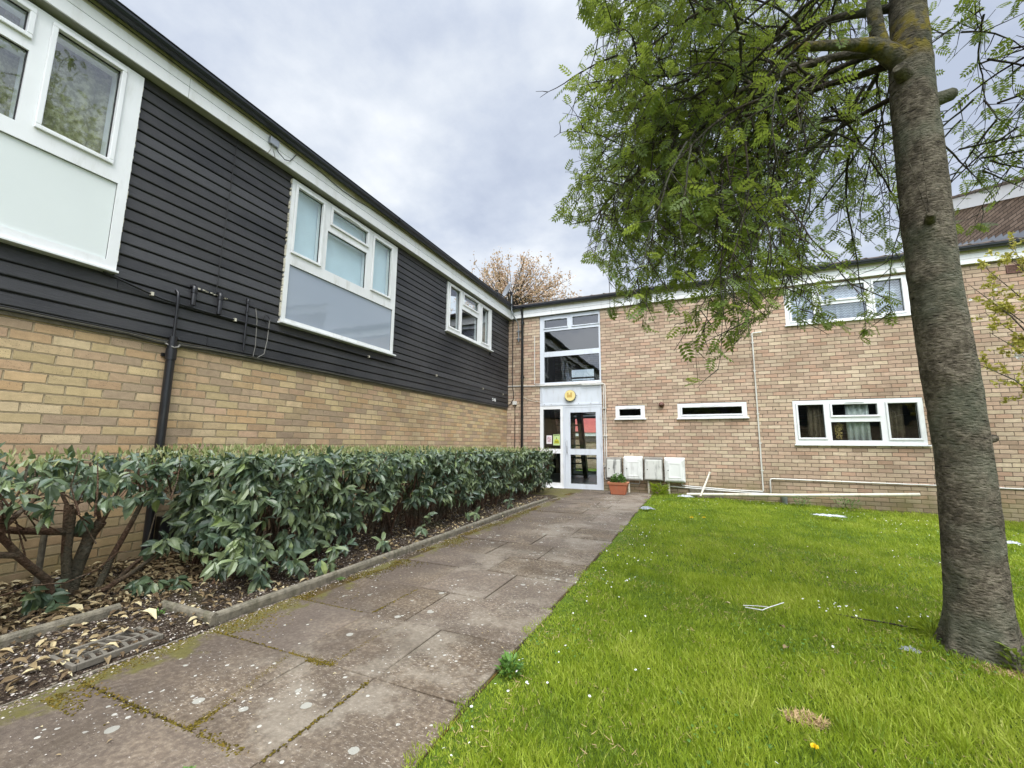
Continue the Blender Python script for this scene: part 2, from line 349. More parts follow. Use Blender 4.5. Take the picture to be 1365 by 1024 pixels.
def np_mesh(name, mat, V, F, rnd, parent=None, smooth=False, **kw):
    """V (n,3); F list of arrays (m,3) or (m,4); rnd per face"""
    me = bpy.data.meshes.new(name); me.vertices.add(len(V)); me.vertices.foreach_set('co', np.ascontiguousarray(V, np.float32).ravel())
    sizes = np.concatenate([np.full(len(f), f.shape[1]) for f in F]); loops = np.concatenate([f.ravel() for f in F])
    me.loops.add(len(loops)); me.loops.foreach_set('vertex_index', loops.astype(np.int32))
    me.polygons.add(len(sizes)); st = np.concatenate([[0], np.cumsum(sizes)[:-1]]); me.polygons.foreach_set('loop_start', st.astype(np.int32))
    me.polygons.foreach_set('use_smooth', np.full(len(sizes), smooth)); me.update(calc_edges=True)
    a = me.attributes.new('rnd', 'FLOAT', 'FACE'); a.data.foreach_set('value', np.concatenate(rnd).astype(np.float32))
    me.materials.append(M[mat]); o = bpy.data.objects.new(name, me); COL.objects.link(o)
    if parent:
        o.parent = parent; p = parent; off = Vector((0, 0, 0))
        while p: off += p.location; p = p.parent
        me.transform(Matrix.Translation(-off))
    meta(o, **kw); return o
def norm(a): return a / np.maximum(np.linalg.norm(a, axis=-1, keepdims=True), 1e-9)
def scatter(name, mat, T, TF, P, D, U, size, rnd, parent=None, width=None, **kw):
    """place template T (k,3: x=width, y=length, z=normal) with y->D, z~U"""
    P = np.asarray(P, float); D = norm(np.asarray(D, float)); X = norm(np.cross(D, U)); Z = np.cross(X, D)
    size = np.asarray(size, float)[:, None, None]; w = 1.0 if width is None else np.asarray(width, float)[:, None, None]
    V = P[:, None, :] + size * (X[:, None, :] * T[None, :, 0:1] * w + D[:, None, :] * T[None, :, 1:2] + Z[:, None, :] * T[None, :, 2:3])
    k = len(T); off = (np.arange(len(P)) * k)[:, None, None]
    F = []; Rr = []
    for arr in TF:
        arr = np.array(arr); F.append((arr[None] + off).reshape(-1, arr.shape[1])); Rr.append(np.repeat(rnd, len(arr)))
    return np_mesh(name, mat, V.reshape(-1, 3), F, Rr, parent, **kw)
LEAF_T = np.array([(0, 0, 0), (-.17, .3, .05), (0, .3, 0), (.17, .3, .05), (-.16, .68, .03), (0, .68, -.03), (.16, .68, .03), (0, 1, -.14)])
LEAF_F = [[(0, 2, 1), (0, 3, 2), (4, 5, 7), (5, 6, 7)], [(1, 2, 5, 4), (2, 3, 6, 5)]]
def project(P):
    q = (np.asarray(P) - CAM) @ CR.T
    return 682.5 + 557.337 * q[..., 0] / q[..., 2], 512 - 557.337 * q[..., 1] / q[..., 2], q[..., 2]

# ------------------------------------------------------------------ world and sun
SUN_EL, SUN_AZ = 54, 155     # azimuth clockwise from +y
w = bpy.data.worlds.new('World'); S.world = w; w.use_nodes = True; w.node_tree.nodes.clear(); t = NT(w.node_tree)
sky = t.n('ShaderNodeTexSky', _sky_type='NISHITA', _sun_disc=False, _sun_elevation=R(SUN_EL), _sun_rotation=R(SUN_AZ))
g = t.n('ShaderNodeTexCoord').outputs['Generated']; sx = t.n('ShaderNodeSeparateXYZ', Vector=g)
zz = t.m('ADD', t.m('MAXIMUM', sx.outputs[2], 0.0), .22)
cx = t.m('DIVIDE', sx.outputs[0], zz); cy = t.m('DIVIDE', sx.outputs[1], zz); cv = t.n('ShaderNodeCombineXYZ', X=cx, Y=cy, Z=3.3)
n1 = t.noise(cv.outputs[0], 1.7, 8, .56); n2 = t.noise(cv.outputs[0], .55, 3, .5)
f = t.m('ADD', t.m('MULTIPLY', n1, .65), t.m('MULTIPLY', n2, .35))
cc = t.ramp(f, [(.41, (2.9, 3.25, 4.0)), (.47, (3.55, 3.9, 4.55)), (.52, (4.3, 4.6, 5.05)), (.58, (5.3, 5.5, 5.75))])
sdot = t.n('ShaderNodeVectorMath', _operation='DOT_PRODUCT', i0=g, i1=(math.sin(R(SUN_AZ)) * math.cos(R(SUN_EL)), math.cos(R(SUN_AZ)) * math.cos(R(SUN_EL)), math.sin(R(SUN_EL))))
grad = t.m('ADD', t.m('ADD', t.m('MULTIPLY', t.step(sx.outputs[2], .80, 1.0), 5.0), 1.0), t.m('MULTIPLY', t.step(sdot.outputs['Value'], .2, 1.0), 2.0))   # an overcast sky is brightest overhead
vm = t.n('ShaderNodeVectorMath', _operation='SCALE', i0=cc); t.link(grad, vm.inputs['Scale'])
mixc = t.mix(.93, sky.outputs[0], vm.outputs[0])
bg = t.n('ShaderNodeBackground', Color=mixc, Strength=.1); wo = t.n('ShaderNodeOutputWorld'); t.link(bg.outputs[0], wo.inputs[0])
ld = bpy.data.lights.new('sun', 'SUN'); ld.energy = 1.5; ld.angle = R(35); ld.color = (1, .965, .91)
lo = bpy.data.objects.new('sun', ld); COL.objects.link(lo)
az, el = R(SUN_AZ), R(SUN_EL); sd = Vector((math.sin(az) * math.cos(el), math.cos(az) * math.cos(el), math.sin(el)))
lo.rotation_euler = sd.to_track_quat('Z', 'Y').to_euler(); lo.location = sd * 30
vs = S.view_settings; vs.view_transform = 'Standard'; vs.look = 'None'; vs.gamma = 1; vs.exposure = 0.95; vs.use_curve_mapping = False
S.cycles.use_denoising = True; S.cycles.max_bounces = 8; S.cycles.transparent_max_bounces = 24; S.cycles.diffuse_bounces = 4
try: S.cycles.denoiser = 'OPENIMAGEDENOISE'
except Exception: pass

# ------------------------------------------------------------------ buildings
class Side:
    """maps (u along the wall, n outward, z) onto the left wing (outward +x) or the rear wing (outward -y)"""
    def __init__(s, k): s.k = k
    def p(s, u, n, z): return (n, u, z) if s.k == 'L' else (u, -n, z)
    def box(s, mb, u0, u1, n0, n1, z0, z1, rnd=0.): return mb.box(s.p(u0, n0, z0), s.p(u1, n1, z1), rnd)
SL, SR = Side('L'), Side('R')
def wall_holes(side, mb, u0, u1, z0, z1, nf, nb, holes):
    us = sorted({u0, u1, *[h[0] for h in holes], *[h[1] for h in holes]}); zs = sorted({z0, z1, *[h[2] for h in holes], *[h[3] for h in holes]})
    us = [u for u in us if u0 <= u <= u1]; zs = [z for z in zs if z0 <= z <= z1]
    for a, b in zip(us, us[1:]):
        for c, d in zip(zs, zs[1:]):
            um, zm = (a + b) / 2, (c + d) / 2
            if any(h[0] < um < h[1] and h[2] < zm < h[3] for h in holes): continue
            for n, fl in ((nf, 0), (nb, 1)):
                q = [side.p(a, n, c), side.p(b, n, c), side.p(b, n, d), side.p(a, n, d)]
                mb.add(q, [(0, 1, 2, 3) if fl == (side.k == 'L') else (3, 2, 1, 0)])
    for h in holes + [(u0, u1, z0, z1)]:
        a, b, c, d = max(h[0], u0), min(h[1], u1), max(h[2], z0), min(h[3], z1)
        for q in ([(a, c), (b, c)], [(b, c), (b, d)], [(b, d), (a, d)], [(a, d), (a, c)]):
            (ua, za), (ub, zb) = q
            mb.add([side.p(ua, nf, za), side.p(ub, nf, zb), side.p(ub, nb, zb), side.p(ua, nb, za)], [(0, 1, 2, 3)])
    return mb
def ring(side, mb, u0, u1, z0, z1, wd, n0, n1):
    side.box(mb, u0 - wd, u1 + wd, n0, n1, z1, z1 + wd); side.box(mb, u0 - wd, u1 + wd, n0, n1, z0 - wd, z0)
    side.box(mb, u0 - wd, u0, n0, n1, z0, z1); side.box(mb, u1, u1 + wd, n0, n1, z0, z1)
def window(side, parent, outer, lights, n, mat='upvc', depth=.06, sill=True, glassm='glass', label=None, panels=(), vents=(), sw=.034):
    """outer=(u0,u1,z0,z1); lights=[(u0,u1,z0,z1,opens)] glass rectangles; n = face of the frame"""
    u0, u1, z0, z1 = outer; mb = MB(); op = [l[:4] for l in lights] + [p[:4] for p in panels]
    wall_holes(side, mb, u0, u1, z0, z1, n, n - depth, [tuple(o) for o in op])
    fr = mb.build('window', mat, parent, .003)
    if label: fr['label'] = label
    for l in lights:
        a, b, c, d = l[:4]
        pm = MB(); side.box(pm, a - .004, b + .004, n - .036, n - .030, c - .004, d + .004); pm.build('pane', glassm, fr)
        gm = MB(); ring(side, gm, a + .007, b - .007, c + .007, d - .007, .0075, n - .030, n - .018); gm.build('gasket', 'rubber', fr)
        if len(l) > 4 and l[4]:
            sm = MB(); ring(side, sm, a, b, c, d, sw, n + .0015, n + .020); sm.build('sash', mat, fr, .005)
    for p in panels:
        pm = MB(); side.box(pm, p[0] - .004, p[1] + .004, n - .034, n - .018, p[2] - .004, p[3] + .004); pm.build('panel', p[4], fr)
        gm = MB(); ring(side, gm, p[0] + .002, p[1] - .002, p[2] + .002, p[3] - .002, .004, n - .018, n - .013); gm.build('gasket', 'rubber', fr)
    for (a, b, z) in vents:
        vm_ = MB(); side.box(vm_, a, b, n + .021, n + .033, z, z + .018); vm_.build('trickle_vent', mat, fr, .002)
    if sill:
        sm = MB(); side.box(sm, u0 - .025, u1 + .03, n - .05, n + .05, z0 - .028, z0 - .003); sm.build('sill', mat, fr, .004)
    return fr

GY0 = -16.0   # the left wing runs on behind the camera
# ---- left wing ----
LW = empty('apartment_building', (0, -8, 0), 'two storey wing with dark boarded upper floor over tan brick beside the hedge', 'building')
EAVE = 4.352
mb = MB()
wall_holes(SL, mb, GY0, -.02, -.4, 2.02, 0.0, -.2, []); mb.build('brick_wall', 'brick_left', LW)
mb = MB(); SL.box(mb, GY0, -.02, -.2, -6.2, -.4, -.1); SL.box(mb, GY0, -.02, -.2, -6.2, 2.02, 2.10)
SL.box(mb, GY0, GY0 + .2, -.22, -6.2, -.09, EAVE + .2); SL.box(mb, GY0 + .21, -.22, -6.0, -6.2, -.09, EAVE + .2); SL.box(mb, -.21, -.02, -.22, -6.2, 2.11, EAVE + .2)
mb.build('inner_wall', 'interior', LW)
for yy in (-11, -7.5, -4.0): mb = MB(); SL.box(mb, yy, yy + .1, -.24, -5.9, 2.12, EAVE); mb.build('partition_wall', 'interior', LW)
mb = MB()
W1 = (-10.6, -8.215, 2.47, 4.30); W2 = (-6.665, -4.655, 2.47, 4.30); W3 = (-3.085, -1.08, 3.285, 4.30)
mb2 = MB()
# boards: each a shiplap profile, cut round the windows
nb = 22; bh = (EAVE - 2.0) / nb
for i in range(nb):
    z0 = 2.0 + i * bh; z1 = z0 + bh
    spans = [(GY0, .0)]
    for Wd in (W1, W2, W3):
        if z1 > Wd[2] - .02 and z0 < Wd[3] + .06:
            ns = []
            for a, b in spans:
                if Wd[1] < a or Wd[0] > b: ns.append((a, b)); continue
                if Wd[0] > a: ns.append((a, Wd[0]))
                if Wd[1] < b: ns.append((Wd[1], b))
            spans = ns
    for a, b in spans:
        cuts = [a] + sorted(random.uniform(a, b) for _ in range(int((b - a) / 3.2))) + [b]
        for c, d in zip(cuts, cuts[1:]):
            if d - c < .3 and len(cuts) > 2: pass
            o = random.uniform(-.0015, .0015)
            pr = [(.004, z0), (.026 + o, z0 + .003), (.030 + o, z0 + .010), (.026 + o, z1 - .014), (.012, z1 - .011), (.010, z1), (.004, z1)]
            ns_ = max(2, int((d - c) / .3) + 1); yy_ = np.linspace(c + .0015, d - .0015, ns_); vs_ = []
            for y_ in yy_:
                wz = .0045 * mnoise.noise(Vector((y_ * .9, i * 3.1, 0))) + .002 * mnoise.noise(Vector((y_ * 4, i * 5.7, 3))); wx = .003 * mnoise.noise(Vector((y_ * .8, i * 2.3, 9)))
                vs_ += [(p_[0] + wx * (0 < q_ < 4), y_, p_[1] + wz * (q_ < 4)) for q_, p_ in enumerate(pr)]
            k_ = len(pr); mb.add(vs_, [(s_ * k_ + q_, s_ * k_ + (q_ + 1) % k_, (s_ + 1) * k_ + (q_ + 1) % k_, (s_ + 1) * k_ + q_) for s_ in range(ns_ - 1) for q_ in range(k_)] + [tuple(range(k_))[::-1], tuple(range((ns_ - 1) * k_, ns_ * k_))], random.random())
mb.build('cladding', 'boards', LW)
mb = MB(); wall_holes(SL, mb, GY0, -.01, 2.0, EAVE, .003, -.19, [W1, W2, W3]); mb.build('backing', 'dark_metal', LW)
mb = MB(); SL.box(mb, GY0, 0.0, .0035, .012, 1.935, 1.998); mb.build('starter_strip', 'old_timber', LW)
mb = MB(); mb.extrude([(.004, EAVE), (.13, EAVE), (.13, EAVE + .006), (.004, EAVE + .006)], 'y', GY0, .0); mb.build('soffit', 'soffit', LW)
mb = MB()
cuts = [GY0, -12.9, -9.7, -7.9, -4.3, .0 - .002]
for a, b in zip(cuts, cuts[1:]):
    mb.box((.118, a + .002, EAVE - .012), (.136, b - .002, EAVE + .103)); mb.box((.118, a + .002, EAVE + .112), (.132, b - .002, EAVE + .200))
mb.build('fascia', 'fascia', LW, .002)
mb = MB(); mb.box((.10, GY0, EAVE + .206), (.124, 0, EAVE + .30)); mb.box((.10, GY0, EAVE), (.117, 0, EAVE + .2055)); mb.build('backing_board', 'cream_pipe', LW)
def gutter_prof(n0, z0, k=9, r=.062):
    c = n0 + r + .004; out = [(c + r * math.cos(a), z0 + r - r * abs(math.sin(a)) ** .7 * 1.0) for a in [math.pi * j / k for j in range(k + 1)]]
    inn = [(c + (r - .006) * math.cos(a), z0 + r - (r - .006) * abs(math.sin(a)) ** .7 + 0.0) for a in [math.pi * (k - j) / k for j in range(k + 1)]]
    return out + inn
mb = MB(); gp = gutter_prof(.128, EAVE + .243, r=.064); mb.extrude([(x, z) for x, z in gp], 'y', GY0, .0, smooth=False)
mb.tube([(.134 + .13, GY0, EAVE + .307), (.134 + .13, 0, EAVE + .307)], .006, 6); mb.build('gutter', 'gutter', LW)
for yy in (-9.0, -4.9, -1.2):
    mb = MB(); mb.extrude(gutter_prof(.131, EAVE + .238, r=.069), 'y', yy, yy + .05); mb.build('gutter_union', 'gutter', LW)
def roof_slab(name, parent, side, ua, ub, n_e, z_e, pitch, run, mat='tile', course=.30):
    """interlocking tile roof: a real step at every course, rolls along the eaves"""
    mb = MB(); n = int(run / course)
    tp = math.tan(R(pitch))
    for i in range(n):
        a = n_e - i * course; b = a - course; za = z_e + (n_e - a) * tp; zb = z_e + (n_e - b) * tp
        pr = [(a + .02, za - .015), (a + .02, za + .022), (b, zb + .006), (b, zb - .03), (a, za - .03)]
        if side.k == 'L': mb.extrude(pr, 'y', ua, ub, random.random())
        else: mb.extrude([(-p[0], p[1]) for p in pr], 'x', ua, ub, random.random())
    # rolls
    u = ua + .1
    while u < ub:
        if True:
            a = n_e + .03; b = n_e - run
            mb.add([side.p(u - .03, a, z_e + .02), side.p(u + .03, a, z_e + .02), side.p(u, a, z_e + .034), side.p(u - .03, b, z_e + run * tp + .02), side.p(u + .03, b, z_e + run * tp + .02), side.p(u, b, z_e + run * tp + .036)],
                   [(0, 1, 2), (0, 2, 5, 3), (1, 4, 5, 2)])
        u += .30
    return mb.build(name, mat, parent)
roof_slab('roof', LW, SL, GY0, .0, .17, EAVE + .325, 18, 3.3)
mb = MB(); tp = math.tan(R(18)); mb.add([(-3.13, GY0, EAVE + .30 + 3.3 * tp), (-3.13, 0, EAVE + .30 + 3.3 * tp), (-6.4, 0, EAVE + .3), (-6.4, GY0, EAVE + .3)], [(0, 1, 2, 3)]); mb.build('roof', 'tile', LW)
# windows
g = .056
w1 = window(SL, LW, W1, [(-8.771, -8.373, 3.395, 4.228, 1), (-9.75, -8.925, 4.045, 4.226, 1), (-9.75, -8.892, 3.345, 3.925, 0), (-10.3, -9.9, 3.395, 4.228, 1)], .066, 'upvc', .15, False,
            label='projecting window over a flat white panel, patterned curtain inside', panels=[(-10.45, -8.285, 2.545, 3.225, 'panel_white')])
mb = MB(); SL.box(mb, W1[0] - .01, W1[1] + .012, .0, .09, W1[2] - .022, W1[2] - .002); mb.build('sill', 'upvc', w1, .003)
w2 = window(SL, LW, W2, [(-6.585, -6.198, 3.375, 4.218, 1), (-6.03, -5.365, 4.02, 4.222, 1), (-6.088, -5.352, 3.335, 3.895, 0), (-5.208, -4.808, 3.385, 4.205, 1)], .050, 'upvc_old', .09, True,
            label='tall window with a glossy grey blue panel below its lights', panels=[(-6.610, -4.715, 2.52, 3.20, 'spandrel')], vents=[(-5.83, -5.55, 4.232)])
w3 = window(SL, LW, W3, [(-2.995, -2.612, 3.39, 4.238, 1), (-2.446, -1.798, 4.03, 4.243, 1), (-2.506, -1.796, 3.345, 3.896, 0), (-1.603, -1.265, 3.39, 4.222, 1)], .050, 'upvc_old', .09, True,
            label='short three light window close to the corner', vents=[(-2.25, -1.97, 4.252)])
mb = MB(); SL.box(mb, -6.60, -4.72, -.050, -.056, 3.25, 4.28); mb.build('blind', 'blind', LW)
mb = MB()   # remains of sealant and old paint round the middle window
for i in range(70):
    z = random.uniform(2.46, 4.28); SL.box(mb, W2[0] - .012 - random.random() * .006, W2[0] - .001, .028, .040 + random.random() * .006, z, z + random.uniform(.01, .05))
for i in range(60):
    z = random.uniform(2.5, 4.28); SL.box(mb, W1[1] + .001, W1[1] + .006 + random.random() * .006, .028, .045 + random.random() * .006, z, z + random.uniform(.01, .05))
mb.build('sealant', 'cream_pipe', LW, kind='stuff')
def drape(side, name, mat, u0, u1, z0, z1, n, amp, wl, label, cat='curtain', group='curtains behind the window panes'):
    mb = MB(); k = int((u1 - u0) / (wl / 8)) + 2; vs = []
    for i in range(k):
        u = u0 + (u1 - u0) * i / (k - 1); ph = 2 * math.pi * u / wl
        for j, z in enumerate((z0, (z0 + z1) / 2, z1)):
            vs.append(side.p(u + .008 * math.sin(ph * 1.7 + j), n + amp * math.sin(ph + .6 * math.sin(u * 9)) * (1.15 - .25 * j), z))
    fs = [(i * 3 + j, (i + 1) * 3 + j, (i + 1) * 3 + j + 1, i * 3 + j + 1) for i in range(k - 1) for j in range(2)]
    mb.add(vs, fs, 0, True)
    e = mb.build(name, mat); so = e.modifiers.new('solidify', 'SOLIDIFY'); so.thickness = .003
    return meta(e, label, cat, group)
drape(SL, 'curtain', 'curtain_pattern', -9.0, -8.33, 2.6, 4.27, -.135, .022, .15, 'yellow patterned curtain drawn behind the projecting window at top left')
drape(SL, 'curtain', 'curtain_pattern', -9.9, -9.12, 2.6, 4.27, -.135, .022, .16, 'yellow patterned curtain behind the left pane of the projecting window')
drape(SL, 'curtain', 'curtain_voile', -1.62, -1.12, 3.3, 4.28, -.11, .02, .12, 'pale curtain at the right light of the short window near the corner')
# pipes and cables on the boards
def pipe(name, pts, r, mat, parent, k=10, **kw):
    return MB().tube(pts, r, k).build(name, mat, parent, **kw)
mb = MB(); mb.tube([(.055, -7.735, -.02), (.055, -7.735, 1.80), (.055, -7.735, 1.93), (.062, -7.735, 2.02)], [.036, .036, .036, .030], 14)
mb.cyl((.055, -7.735, 1.80), (.055, -7.735, 1.90), .043, 14); mb.cyl((.055, -7.735, .62), (.055, -7.735, .72), .043, 14)
for z in (1.83, .66): mb.box((-.0, -7.79, z), (.02, -7.68, z + .03))
mb.build('downpipe', 'black_pipe', LW)
pipe('waste_pipe', [(.062, -7.735, 2.02), (.062, -7.737, 2.36), (.062, -7.742, 2.44), (.03, -7.745, 2.47)], .012, 'black_pipe', LW)
for (yy, za, zb, r) in ((-7.615, 2.36, 2.55, .021), (-7.37, 2.34, 2.56, .021)):
    mb = MB(); mb.tube([(.072, yy, za), (.072, yy, zb - .02), (.06, yy, zb), (.025, yy, zb + .005)], r, 10); mb.cyl((.072, yy, zb - .07), (.072, yy, zb - .03), r + .006, 10); mb.build('waste_pipe', 'black_pipe', LW)
pipe('waste_pipe', [(.052, -7.07, 2.03), (.052, -7.07, 2.57), (.045, -7.068, 2.60), (.02, -7.066, 2.605)], .011, 'black_pipe', LW)
for z in (2.15, 2.45, 2.55): MB().cyl((.052, -7.07, z), (.052, -7.07, z + .03), .016, 8).build('pipe_collar', 'black_pipe', LW)
hp = [(.050, -8.29, 2.435), (.050, -8.0, 2.375), (.050, -7.86, 2.345), (.052, -7.4, 2.335), (.052, -6.6, 2.335), (.052, -3, 2.32), (.052, -.05, 2.30)]
pipe('overflow_pipe', hp, .0095, 'black_pipe', LW)
for yy, z in ((-7.95, 2.365), (-7.2, 2.335), (-5.2, 2.33), (-3.4, 2.322), (-1.5, 2.31), (-.4, 2.30)): MB().box((.035, yy, z - .016), (.066, yy + .02, z + .016)).build('pipe_clip', 'cream_pipe', LW)
def wob_line(p0, p1, n, amp, sag=0.):
    p0, p1 = Vector(p0), Vector(p1); return [p0.lerp(p1, i / n) + Vector((0, random.uniform(-amp, amp), random.uniform(-amp, amp) - sag * 4 * (i / n) * (1 - i / n))) for i in range(n + 1)]
pipe('cable', wob_line((.043, -7.40, 2.58), (.043, -7.36, 4.33), 14, .004), .0045, 'cable', LW, 6)
for k in range(3):
    pts = [(.020 + .012 * k, y, 1.968 + .010 * k - (.035 * math.exp(-((y + 7.735) / .12) ** 2)) - random.random() * .006) for y in np.arange(-14, .0, .22)]
    pipe('cable', pts, .0055, 'cable_grey' if k == 1 else 'cable', LW, 6)
pipe('cable', [(.03, -7.78, 1.95), (.10, -7.74, 1.91), (.10, -7.71, 1.92), (.03, -7.66, 1.96)], .008, 'cable_grey', LW, 6)
pipe('cable', [(.04, -6.97, 2.53), (.05, -6.95, 2.4), (.05, -6.94, 2.1), (.04, -6.95, 1.98)], .004, 'cable_grey', LW, 6)
lp = [(.05, -6.84 + .035 * math.cos(a), 2.44 + .045 * math.sin(a)) for a in np.linspace(0, 4 * math.pi, 26)]
pipe('cable', lp, .004, 'cable', LW, 6); pipe('cable', [(.05, -6.80, 2.45), (.052, -6.81, 2.2), (.05, -6.83, 2.04), (.045, -6.9, 1.985), (.03, -7.05, 1.975)], .0045, 'cable_grey', LW, 6)
# fascia cable and junction box
MB().box((.1345, -7.08, EAVE + .10), (.175, -6.97, EAVE + .185)).build('junction_box', 'galv', LW, .004)
fc = []
for y in np.arange(-14, -.02, .16):
    s_ = .055 * math.exp(-((y + 5.9) / .45) ** 2); fc.append((.142, y, EAVE + .229 - s_ + random.uniform(-.004, .004)))
pipe('cable', fc, .0045, 'cable', LW, 6)
pipe('cable', [(.15, -7.0, EAVE + .11), (.17, -6.97, EAVE + .05), (.165, -6.88, EAVE + .02), (.15, -6.80, EAVE + .06), (.142, -6.72, EAVE + .20)], .005, 'cable', LW, 6)
pipe('cable', [(.15, -7.05, EAVE + .11), (.165, -7.06, EAVE + .03), (.14, -7.08, EAVE - .03), (.08, -7.16, EAVE - .012), (.06, -7.3, EAVE - .03)], .004, 'cable_grey', LW, 6)
pipe('cable', [(.15, -7.02, EAVE + .11), (.18, -7.04, EAVE + .02), (.15, -6.99, EAVE - .02), (.10, -7.02, EAVE - .015)], .004, 'cable_grey', LW, 6)
# painted-over residue left of the middle window
mb = MB()
for i in range(26):
    y = -7.60 + random.random() * .32; SL.box(mb, y, y + random.uniform(.008, .03), .034, .0375, 2.55 - (y + 7.6) * .06 + random.uniform(-.006, .006), 2.562 - (y + 7.6) * .06)
mb.build('paint_residue', 'cream_pipe', LW, kind='stuff')
# house numbers
def text(body, size, loc, rot, mat, parent, name='house_number', ext=.004, **kw):
    c = bpy.data.curves.new(name, 'FONT'); c.body = body; c.size = size; c.extrude = ext; c.offset = size * .03
    o = bpy.data.objects.new(name, c); COL.objects.link(o); bpy.context.view_layer.update()
    me = bpy.data.meshes.new_from_object(o.evaluated_get(bpy.context.evaluated_depsgraph_get())); COL.objects.unlink(o); bpy.data.objects.remove(o)
    n = bpy.data.objects.new(name, me); me.materials.clear(); me.materials.append(M[mat]); COL.objects.link(n)
    from mathutils import Euler
    me.transform(Matrix.Translation(Vector(loc)) @ Euler(rot).to_matrix().to_4x4())
    if parent:
        n.parent = parent; off = Vector((0, 0, 0)); p = parent
        while p: off += p.location; p = p.parent
        me.transform(Matrix.Translation(-off))
    meta(n, **kw); return n
text('9-16', .105, (.038, -.97, 2.075), (R(90), 0, R(90)), 'paint_white', LW)

# ---- rear wing ----
RW = empty('brick_building', (4, 0, 0), 'two storey brown brick wing across the back with the glazed entrance', 'building')
XE = 10.5
ENT = (.900, 2.455, -.4, 1.965); PAN = (.900, 2.47, 1.965, 2.53); STW = (.905, 2.455, 2.53, EAVE)
S1 = (2.785, 3.445, 1.645, 1.965); S2 = (4.14, 5.49, 1.635, 1.975); GW = (6.30, 8.31, 1.085, 1.965); UW = (6.31, 8.34, 3.515, 4.315)
mb = MB(); wall_holes(SR, mb, -6.2, XE + 4, -.5, EAVE, 0, -.22, [(ENT[0], 2.47, -.5, EAVE), S1, S2, GW, UW]); mb.build('brick_wall', 'brick_rear', RW)
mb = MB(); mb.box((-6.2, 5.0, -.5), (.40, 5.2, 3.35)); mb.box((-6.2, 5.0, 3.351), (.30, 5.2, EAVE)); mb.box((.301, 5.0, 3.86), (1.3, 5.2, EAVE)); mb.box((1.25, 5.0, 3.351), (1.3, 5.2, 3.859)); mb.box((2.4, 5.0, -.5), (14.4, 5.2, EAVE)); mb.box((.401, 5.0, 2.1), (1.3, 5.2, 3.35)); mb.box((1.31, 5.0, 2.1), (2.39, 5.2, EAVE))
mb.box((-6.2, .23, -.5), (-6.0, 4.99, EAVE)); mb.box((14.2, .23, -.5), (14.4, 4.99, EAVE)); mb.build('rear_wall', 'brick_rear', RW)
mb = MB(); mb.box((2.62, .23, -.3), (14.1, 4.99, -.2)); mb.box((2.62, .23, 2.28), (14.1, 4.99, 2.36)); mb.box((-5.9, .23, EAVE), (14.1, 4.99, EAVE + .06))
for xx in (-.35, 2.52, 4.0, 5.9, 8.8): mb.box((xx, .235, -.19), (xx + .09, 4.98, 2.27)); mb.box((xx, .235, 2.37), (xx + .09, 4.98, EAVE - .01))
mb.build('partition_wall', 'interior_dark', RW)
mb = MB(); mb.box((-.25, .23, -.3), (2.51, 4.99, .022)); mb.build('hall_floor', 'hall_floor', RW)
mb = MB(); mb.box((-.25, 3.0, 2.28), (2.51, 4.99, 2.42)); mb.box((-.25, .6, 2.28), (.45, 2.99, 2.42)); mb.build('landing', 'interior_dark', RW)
# stair: a steel flight climbing towards the door
sf = MB()
for (xa, xb) in ((1.16, 1.60), (.42, .86)):
    pts = [(xa, 3.45, .02), (xb, .95, 2.05)]
    dy, dz = -2.5, 2.03; L = math.hypot(dy, dz); ny, nz = dz / L * .11, -dy / L * .11
    vs = []
    for (x, y, z) in pts:
        for s1 in (-1, 1):
            for s2 in (0, .13): vs.append((x + s2, y + s1 * ny, z + s1 * nz))
    sf.add(vs, [(0, 1, 3, 2), (4, 6, 7, 5), (0, 4, 5, 1), (2, 3, 7, 6), (0, 2, 6, 4), (1, 5, 7, 3)])
sf.build('stair_stringer', 'dark_metal', RW)
mb = MB()
for i in range(11):
    f = (i + .5) / 11; y = 3.45 - 2.5 * f; z = .02 + 2.03 * f; xa = .47 + .44 * f; xb = 1.16 + .44 * f; mb.box((xa, y - .12, z - .02), (xb, y + .12, z + .015))
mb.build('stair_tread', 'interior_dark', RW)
mb = MB()
for i in range(7):
    f = (i + .3) / 7; y = 3.45 - 2.5 * f; z = .1 + 2.03 * f; mb.tube([(.45 + .44 * f, y, z), (.45 + .44 * f, y, z + .75)], .009, 6)
mb.tube([(.45, 3.45, .85), (.89, .95, 2.88)], .018, 8); mb.build('stair_handrail', 'dark_metal', RW)
# back door and back window of the hall
bw = window(SR, RW, (.405, 2.395, .02, 2.08), [(.46, 1.50, .12, .55, 0), (.46, 1.50, .60, 2.0, 0), (1.60, 2.32, .12, .95, 0), (1.60, 2.32, 1.02, 2.0, 0)], -5.03, 'upvc_old', .06, False)
bw2 = window(SR, RW, (.305, 1.245, 3.355, 3.855), [(.35, 1.2, 3.52, 3.81, 0), (.35, 1.2, 3.40, 3.47, 0)], -5.03, 'upvc_old', .06, False)
